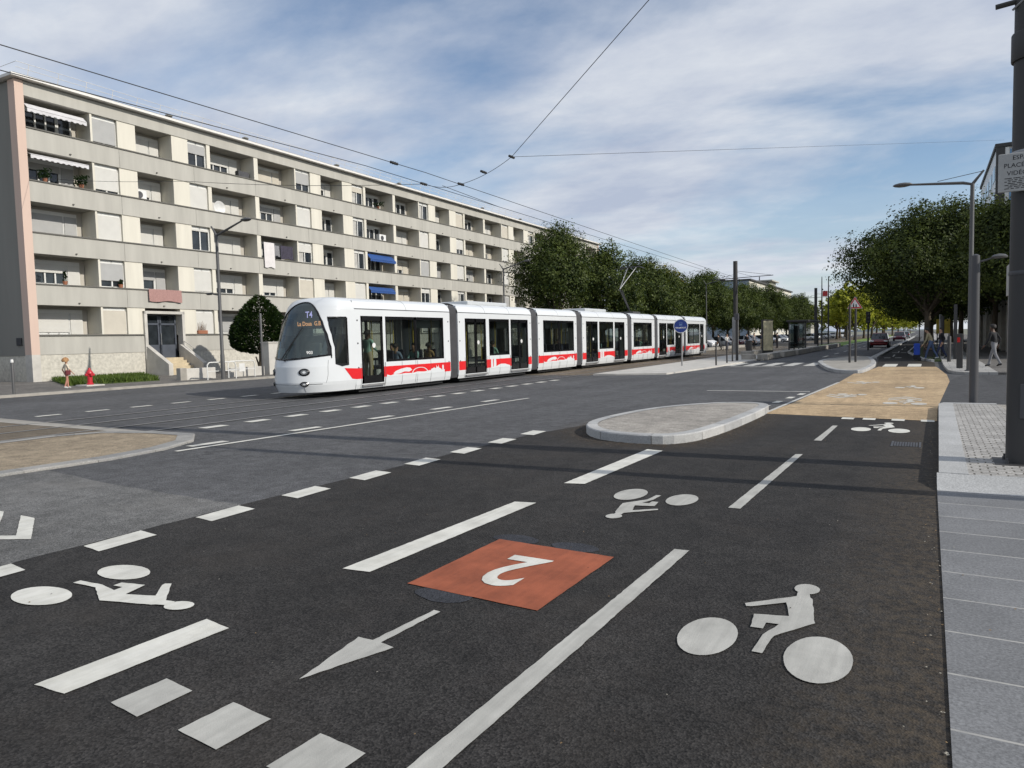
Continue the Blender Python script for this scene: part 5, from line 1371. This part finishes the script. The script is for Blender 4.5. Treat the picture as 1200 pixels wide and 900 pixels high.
# ------------------------------------------------------------------ cars
def car(name, label, loc, rz, paint_, kind='hatch', group=None):
    t = thing(name, label, 'van' if kind == 'van' else 'car', loc, rz, group)
    ln, w_, belt, h = (4.6,.92,1.15,1.95) if kind == 'van' else (4.1,.86,.88,1.48)
    # lower body: loft of rounded sections along y (front = -y)
    st = [(-ln/2,.72,.42,.62),(-ln/2+.12,.9,.28,.74),(-ln/2+.9,1,.24,belt-.04),(-ln*.1,1,.24,belt),(ln*.25,1,.24,belt+.03),(ln/2-.25,.97,.26,belt+.03),(ln/2-.03,.88,.36,belt-.06)]
    mb = MB(); rows = []
    for y,k,z0,z1 in st:
        hw = w_*k; rows.append([(-hw*.9,y,z0),(-hw,y,z0+.16),(-hw*1.01,y,(z0+z1)/2),(-hw*.97,y,z1-.08),(-hw*.88,y,z1),(hw*.88,y,z1),(hw*.97,y,z1-.08),(hw*1.01,y,(z0+z1)/2),(hw,y,z0+.16),(hw*.9,y,z0)])
    for a,b in zip(rows, rows[1:]):
        for j in range(len(a)): q = (j+1)%len(a); mb.poly([a[j],a[q],b[q],b[j]])
    mb.poly(rows[0]); mb.poly(rows[-1][::-1]); body = mb.build('body', M[paint_], t, True)
    if kind == 'van': gp = [(-ln/2+.75,belt-.05),(-ln/2+1.45,h-.05),(-ln/2+1.9,h),(ln/2-.1,h),(ln/2-.03,belt)]
    else: gp = [(-ln/2+1.05,belt-.03),(-ln/2+1.8,h-.06),(-.1,h),(ln/2-.75,h-.08),(ln/2-.12,belt)]
    def hw(z): return w_*.9-(z-belt)*.26
    g = MB()
    for (ya,za),(yb,zb_) in zip(gp, gp[1:]):
        g.poly([(-hw(za),ya,za),(hw(za),ya,za),(hw(zb_),yb,zb_),(-hw(zb_),yb,zb_)], 1 if za >= h-.1 and zb_ >= h-.1 else 0)
    for s_ in (-1,1): g.poly([(s_*hw(z),y,z) for y,z in gp], 0)
    g.build('greenhouse', [M['pane'],M[paint_]], t)
    pl = MB()
    for s_ in (-1,1):
        for y in ((-.15,) if kind == 'hatch' else (-.3,)): pl.poly([(s_*(hw(belt)+.006),y,belt),(s_*(hw(belt)+.006),y+.12,belt),(s_*(hw(h-.06)+.006),y+.1,h-.06),(s_*(hw(h-.06)+.006),y,h-.06)])
        if kind == 'van': pl.poly([(s_*(hw(belt)+.006),.9,belt),(s_*(hw(belt)+.006),ln/2-.1,belt),(s_*(hw(h-.1)+.006),ln/2-.15,h-.05),(s_*(hw(h-.1)+.006),.9,h-.05)])
    pl.build('pillar', M[paint_], t)
    for y in (-ln/2+.8, ln/2-.8):
        for s_ in (-1,1):
            ty = MB().lathe([(.24,-.1),(.31,-.09),(.32,-.05),(.32,.05),(.31,.09),(.24,.1)], (s_*(w_-.08),y,.32), 18, 0, 'x').build('wheel', M['tyre'], t)
            MB().lathe([(.2,-.012),(.21,0),(.2,.012),(.04,.02)], (s_*(w_+.02),y,.32), 14, 0, 'x').build('rim', M['rim'], ty)
    for s_ in (-1,1):
        MB().bev(s_*.6-.17,s_*.6+.17,-ln/2+.0,-ln/2+.1,.6,.74,.03).build('headlight', M['lens'], t)
        MB().bev(s_*.68-.13,s_*.68+.13,ln/2-.12,ln/2+.0,.72,.95,.03).build('tail_light', M['lens_red'], t)
    MB().bev(-.26,.26,ln/2-.03,ln/2+.005,.52,.63,.005).build('licence_plate', M['sign_white'], t)
    return t
car('moving_car', 'dark red car seen from behind on the road beyond the crossing', (-4.2,81,0), 0, 'car_red')
car('moving_car', 'dark car far down the road beyond the red one', (-3.9,128,0), 0, 'car_maroon')
car('moving_car', 'smallest car farthest down the road', (-4.0,165,0), R(180), 'car_grey')
car('parked_van', 'white van parked behind the tram rear near the stop', (-24.5,88,0), R(75), 'car_white', 'van')
G = 'cars parked beyond the tram stop'
cs = [(-24,97,'car_silver'),(-24.5,103,'car_maroon'),(-23.5,109,'car_white'),(-24,115.5,'car_white'),(-23.6,122,'car_grey'),(-24,129,'car_white'),(-23.5,136,'car_white'),(-24,143,'car_black'),(-23.4,151,'car_white'),(-23.8,160,'car_silver'),(-23.5,170,'car_white'),(-23.8,182,'car_white'),(-23.6,196,'car_white'),(-23.8,212,'car_silver'),(-23.6,230,'car_white'),(-23,250,'car_white')]
protos = {}
for i,(x,y,p) in enumerate(cs):
    lb = f'{p[4:]} car parked under the row trees, {(["first","second","third","fourth","fifth","sixth","seventh","eighth"]+nth[7:15])[i]} from the white van'
    if p in protos: dup(protos[p], (x,y,0), R(80+random.uniform(-8,8)), lb)
    else: protos[p] = car('parked_car', lb, (x,y,0), R(80), p, group=G)

# ------------------------------------------------------------------ people
J0 = dict(pelvis=(0,0,.96), waist=(0,0,1.1), chest=(.01,0,1.32), neck=(.0,0,1.48), jaw=(.03,0,1.55), head=(.02,0,1.64), crown=(.0,0,1.73))
def person(name, label, loc, rz, cols, pose='stand', h=1.72, hair='hair', hs=1.0, group=None, skin='skin', lean=0, phase=1, stride=1):
    """facing +X. one continuous skinned body; clothing is assigned by the nearest bone; hair and face are children"""
    V = []; E_ = []; Rr = []; lab = {}
    def add(p, r, par=None, l=None):
        V.append(Vector(p)); Rr.append(r); i = len(V)-1
        if par is not None: E_.append((par, i)); lab[(par,i)] = l
        return i
    ca, sa = math.cos(lean), math.sin(lean)
    pz = .96 if pose != 'sit' else .50
    def up(p):                                     # lean the upper body about the pelvis
        x, y, z = p; z -= .96
        return (x*ca+z*sa, y, pz-x*sa+z*ca)
    pel = add((0,0,pz), .13, None)
    wa = add(up((0,0,1.1)), .118, pel, 's'); ch = add(up((.01,0,1.33)), .135, wa, 's'); nk = add(up((.0,0,1.47)), .052, ch, 'k')
    jw = add(up((.03,0,1.55)), .066, nk, 'k'); hd = add(up((.02,0,1.64)), .094, jw, 'k'); cr = add(up((.005,0,1.715)), .062, hd, 'k')
    add(up((.115,0,1.615)), .014, hd, 'k')          # nose
    for s_ in (-1,1): add(up((.01,s_*.098,1.62)), .014, hd, 'k')    # ears
    for s_ in (-1,1):
        f = phase*s_
        sh = add(up((0,s_*.185,1.41)), .062, ch, 's')
        if pose == 'walk': el_, wr = (f*-.11-.03,s_*.225,1.15), (f*-.16+.1,s_*.215,.93)
        elif pose == 'pull': el_, wr = (.16 if s_ > 0 else .05,s_*.22,1.14), (.38 if s_ > 0 else .2,s_*.2,.95)
        elif pose == 'sit': el_, wr = (.1,s_*.22,1.16), (.32,s_*.15,1.1)
        elif pose == 'hold': el_, wr = (.05,s_*.25,1.15), (.28,s_*.2,1.25 if s_ > 0 else 1.02)
        else: el_, wr = (-.02,s_*.235,1.14), (.06,s_*.235,.9)
        e = add(up(el_), .043, sh, 's'); w_ = add(up(wr), .028, e, 's' if cols.get('long',1) else 'k')
        d = (Vector(up(wr))-Vector(up(el_))).normalized()
        pm = add(Vector(up(wr))+d*.075, .033, w_, 'k')
        for k in range(4):
            ln = (.07,.08,.075,.06)[k]; b = Vector(up(wr))+d*.11+Vector((0,0,1)).cross(d).normalized()*(.03-.02*k)
            k1 = add(b, .0095, pm, 'k'); add(b+d*ln+Vector((.018,0,-.01)), .008, k1, 'k')
        th = add(Vector(up(wr))+d*.05+Vector((.035,0,.0)), .011, pm, 'k'); add(Vector(up(wr))+d*.09+Vector((.06,0,0)), .009, th, 'k')
        if pose in ('walk','pull'): hp, kn, an = (0,s_*.095,.92), (f*.13*stride+.03,s_*.1,.515), (f*.25*stride-(.06 if f < 0 else 0),s_*.1,.085+(.05*stride if f < 0 else 0))
        elif pose == 'sit': hp, kn, an = (.02,s_*.1,pz-.01), (.45,s_*.12,.52), (.42,s_*.12,.09)
        else: hp, kn, an = (0,s_*.095,.92), (.02,s_*.1,.51), (-.01,s_*.105,.08)
        hi = add(hp, .098, pel, 't'); kk = add(kn, .062, hi, 't'); aa = add(an, .043, kk, 't')
        hl = add((an[0]-.04,an[1],an[2]-.04), .038, aa, 'o'); add((an[0]+.16,an[1]+s_*.02,an[2]-.05-(.03 if pose == 'walk' and f < 0 else 0)), .032, aa, 'o')
    me = bpy.data.meshes.new(name+'_cage'); me.from_pydata([tuple(v) for v in V], E_, [])
    o = bpy.data.objects.new(name+'_cage', me); C.objects.link(o)
    md = o.modifiers.new('skin', 'SKIN'); md.use_smooth_shade = True
    sv = me.skin_vertices[0].data
    for i, r in enumerate(Rr): sv[i].radius = (r, r) if i not in (0,wa,ch) else (r*.78, r*1.18)
    sv[0].use_root = True
    o.modifiers.new('sub', 'SUBSURF').levels = 1; o.modifiers['sub'].render_levels = 1
    dg = bpy.context.evaluated_depsgraph_get(); dg.update()
    bm = bpy.data.meshes.new_from_object(o.evaluated_get(dg)); bm.name = name
    bpy.data.objects.remove(o); bpy.data.meshes.remove(me)
    bm.materials.clear()
    for m_ in (skin, cols['s'], cols['t'], cols['o']): bm.materials.append(M[m_])
    segs = [(V[a],V[b],l) for (a,b),l in lab.items()]
    ix = dict(k=0,s=1,t=2,o=3)
    for p in bm.polygons:
        best = 9; L_ = 'k'; c = p.center
        for a,b,l in segs:
            ab = b-a; tt = max(0,min(1,(c-a).dot(ab)/max(1e-6,ab.length_squared))); d = (c-(a+ab*tt)).length
            if d < best: best, L_ = d, l
        p.material_index = ix[L_]; p.use_smooth = True
    k = h/1.75
    t = bpy.data.objects.new(name, bm); C.objects.link(t); t.location = loc; t.rotation_euler = (0,0,rz); t.scale = (k,k,k)
    tag(t, label, 'person', group)
    hc = Vector(up((.0,0,1.655)))
    hm = MB(); rr = random.Random(len(label))
    n, mm = 14, 8
    rows = []
    for i in range(mm+1):
        th_ = math.pi*.62*i/mm; row = []
        for j in range(n):
            a = 6.283*j/n; r_ = .112*hs*(1+rr.uniform(-.1,.1)*(hs if hs > 1.2 else .4))
            row.append(Vector((math.sin(th_)*math.cos(a)*r_*(1 if math.cos(a) < 0 or hs > 1.3 else .9)-.018*hs, math.sin(th_)*math.sin(a)*r_, math.cos(th_)*r_*1.05+(.0 if math.cos(a) < .2 else .07*math.sin(th_)**2*math.cos(a)))))
        rows.append(row)
    for i in range(mm):
        for j in range(n): hm.poly([hc+rows[i][j],hc+rows[i+1][j],hc+rows[i+1][(j+1)%n],hc+rows[i][(j+1)%n]])
    hm.build('hair', M[hair], t, True)
    ey = MB()
    for s_ in (-1,1): ey.lathe([(.003,-.004),(.011,0),(.003,.004)], up((.098,s_*.034,1.645)), 8, 0, 'x')
    ey.build('eyes', M['ink'], t)
    MB().lathe([(.004,-.022),(.008,0),(.004,.022)], up((.096,0,1.565)), 6, 0, 'y').build('mouth', M['lens_red'], t)
    return t
PN = dict(o='shoe')
c_ = lambda s_, t_, o_='shoe', long=1: dict(s=s_, t=t_, o=o_, long=long)
person('person', 'person with big curly light hair in a cream top walking by the lawn', (-31.4,16.35,.09), R(80), c_('cream','floral','shoew',0), 'walk', 1.24, 'hair_curly', 1.6, stride=.35)
mb = MB().bev(-.05,.05,-.1,.1,0,.2,.03); bgk = tag(mb.build('shoulder_bag', M['burg'], loc=(-31.24,16.33,.66)), 'dark red bag at the hip of the curly haired person', 'bag')
person('person', 'person in a khaki jacket and jeans pulling a blue shopping trolley over the crossing', (.15,44.6,.06), R(172), c_('khaki','denim','shoew'), 'pull', 1.76, 'hair', 1.05, lean=.32)
t = thing('shopping_trolley', 'blue and black two wheeled shopping trolley held by the person in khaki', 'trolley', (-.52,44.6,.01), R(180))
MB().bev(-.15,.15,-.2,.2,.2,.95,.05).build('bag', M['bagblue'], t); MB().bev(-.17,.17,-.21,.21,.08,.35,.04).build('base', M['blackc'], t)
for s_ in (-1,1): MB().lathe([(.09,-.02),(.1,0),(.09,.02)], (-.12,s_*.22,.1), 12, 0, 'y').build('wheel', M['tyre'], t)
MB().tube([(-.16,-.12,.9),(-.3,-.12,1.05),(-.3,.12,1.05),(-.16,.12,.9)], .014, 6).build('handle', M['steel_dark'], t)
person('person', 'person in dark clothes following close behind the one in khaki', (.62,45.3,.08), R(190), c_('blackc','navy'), 'walk', 1.7, 'hair', 1.0, skin='skin')
person('person', 'person in a black jacket and grey trousers walking on the right pavement', (2.35,35.2,.1), R(150), c_('blackc','greyc'), 'walk', 1.74, 'hair', 1.05, lean=.1, phase=-1, skin='skin_dark')
# riders and people around the stop
G = 'people waiting at the stop behind the mast'
tops = [('blackc','denim'),('greyc','blackc'),('navy','beigec'),('blackc','greyc'),('burg','navy'),('blackc','blackc')]
wl = ['in black and blue jeans nearest the mast','in a grey top second from the mast','in navy with beige trousers in the middle of the group','in black with grey trousers right of the middle','in dark red near the right of the group','all in black at the right end of the group']
for i in range(6):
    person('person', f'person {wl[i]} waiting at the stop', (-17.6+.45*i*1.3,82.5+(i%3)*.9,.02), R(-90+50*i), c_(*tops[i]), 'stand' if i%2 else 'hold', 1.68+.04*(i%3), group=G)
def bicycle(x, y, rz, label, frame='steel_dark'):
    t = thing('bicycle', label, 'bicycle', (x,y,.02), rz)
    for xx in (-.52,.52):
        w_ = MB(); n = 24
        w_.tube([(xx+.33*math.cos(k*6.2832/n),0,.34+.33*math.sin(k*6.2832/n)) for k in range(n+1)], .018, 6).build('wheel', M['tyre'], t)
    MB().tube([(-.52,0,.34),(-.1,0,.32),(.38,0,.78),(-.2,0,.82),(-.1,0,.32)], .02, 6).tube([(-.52,0,.34),(-.2,0,.82),(-.24,0,.95)], .016, 6).tube([(.52,0,.34),(.38,0,.78),(.34,0,1.0)], .018, 6).build('frame', M[frame], t)
    MB().tube([(.28,-.26,1.02),(.36,0,1.0),(.28,.26,1.02)], .014, 6).build('handlebar', M['black'], t); MB().bev(-.38,-.12,-.07,.07,.95,1.0,.02).build('saddle', M['black'], t)
    return t
bicycle(-18.4,74.2,R(120),'dark bicycle on the track side left of the tall mast')
person('person', 'person in a white shirt standing by the bicycle near the tram rear', (-18.0,74.9,.02), R(-40), c_('whitec','navy'), 'hold', 1.72)
person('person', 'person in black with a pale bag behind the tram rear', (-19.4,77.0,.02), R(160), c_('blackc','blackc'), 'walk', 1.74)
# passengers seen through the tram windows (tram floor is at 0.35 m)
def rider(y, x, label, cols, rz, pose='sit', skin='skin', h=1.7): return person('person', label, (-17.3+x,14.6+y,.353 if pose != 'sit' else .40), rz, cols, pose, h, skin=skin)
rider(3.92,.74,'person in a mint shirt and pale trousers standing inside the front tram door', c_('mint','beigec'), R(90), 'hold', 'skin_dark', 1.78)
rider(5.35,.78,'seated passenger in a blue grey top at the first tram window', c_('bluegrey','denim','shoe',0), R(90))
rider(5.75,.3,'seated passenger in black behind the blue grey one', c_('blackc','blackc'), R(-90))
rider(6.45,.75,'seated passenger in teal at the second tram window', c_('teal','greyc'), R(-90))
rider(7.3,.78,'seated passenger in an ochre top at the end of the front section', c_('ochrec','navy'), R(90), skin='skin_dark')
rider(6.9,-.6,'seated passenger in dark clothes on the far side of the front section', c_('blackc','navy'), R(90))
rider(12.0,.75,'seated passenger in pale green in the second tram section', c_('mint','greyc'), R(90))
rider(16.6,.75,'seated passenger in grey in the third tram section', c_('greyc','blackc'), R(90)); rider(18.6,.7,'seated passenger in navy in the third tram section', c_('navy','blackc'), R(-90)); 
rider(23.6,.75,'seated passenger in teal in the middle tram section', c_('teal','blackc'), R(-90))
rider(30.4,.75,'seated passenger in mint green in the fifth tram section', c_('mint','beigec'), R(90))
rider(42.6,.75,'seated passenger in pale green in the rear tram section', c_('mint','navy'), R(90))

# dry leaf crumbs and grit blown along the kerb
def litter():
    r = random.Random(17); mb = MB()
    def bit(x, y, z):
        k = r.uniform(.004,.011); a = r.uniform(0,6.28); m = r.choice([0,0,1,1,2])
        p = [(x+k*q*math.cos(a+i*1.256), y+k*q*math.sin(a+i*1.256), z+r.uniform(.001,.006)) for i, q in enumerate([r.uniform(.4,1) for _ in range(5)])]
        mb.poly(p, m)
    for _ in range(230): bit(.09-abs(r.gauss(0,.06)), r.uniform(1.4,15), .010)
    for _ in range(90): bit(r.uniform(-6,.0), r.uniform(1.8,12), .013)
    for _ in range(60): bit(r.uniform(.15,1.6), r.uniform(1.8,8.4), .017)
    o = mb.build('leaf_litter', [plain('dry_leaf', (.20,.13,.06), .9), plain('pale_chip', (.30,.28,.23), .9), plain('dark_crumb', (.05,.04,.03), .9)]); o['kind'] = 'stuff'
    tag(o, 'crumbs of dry leaves and grit scattered along the kerb and asphalt', 'litter')
litter()
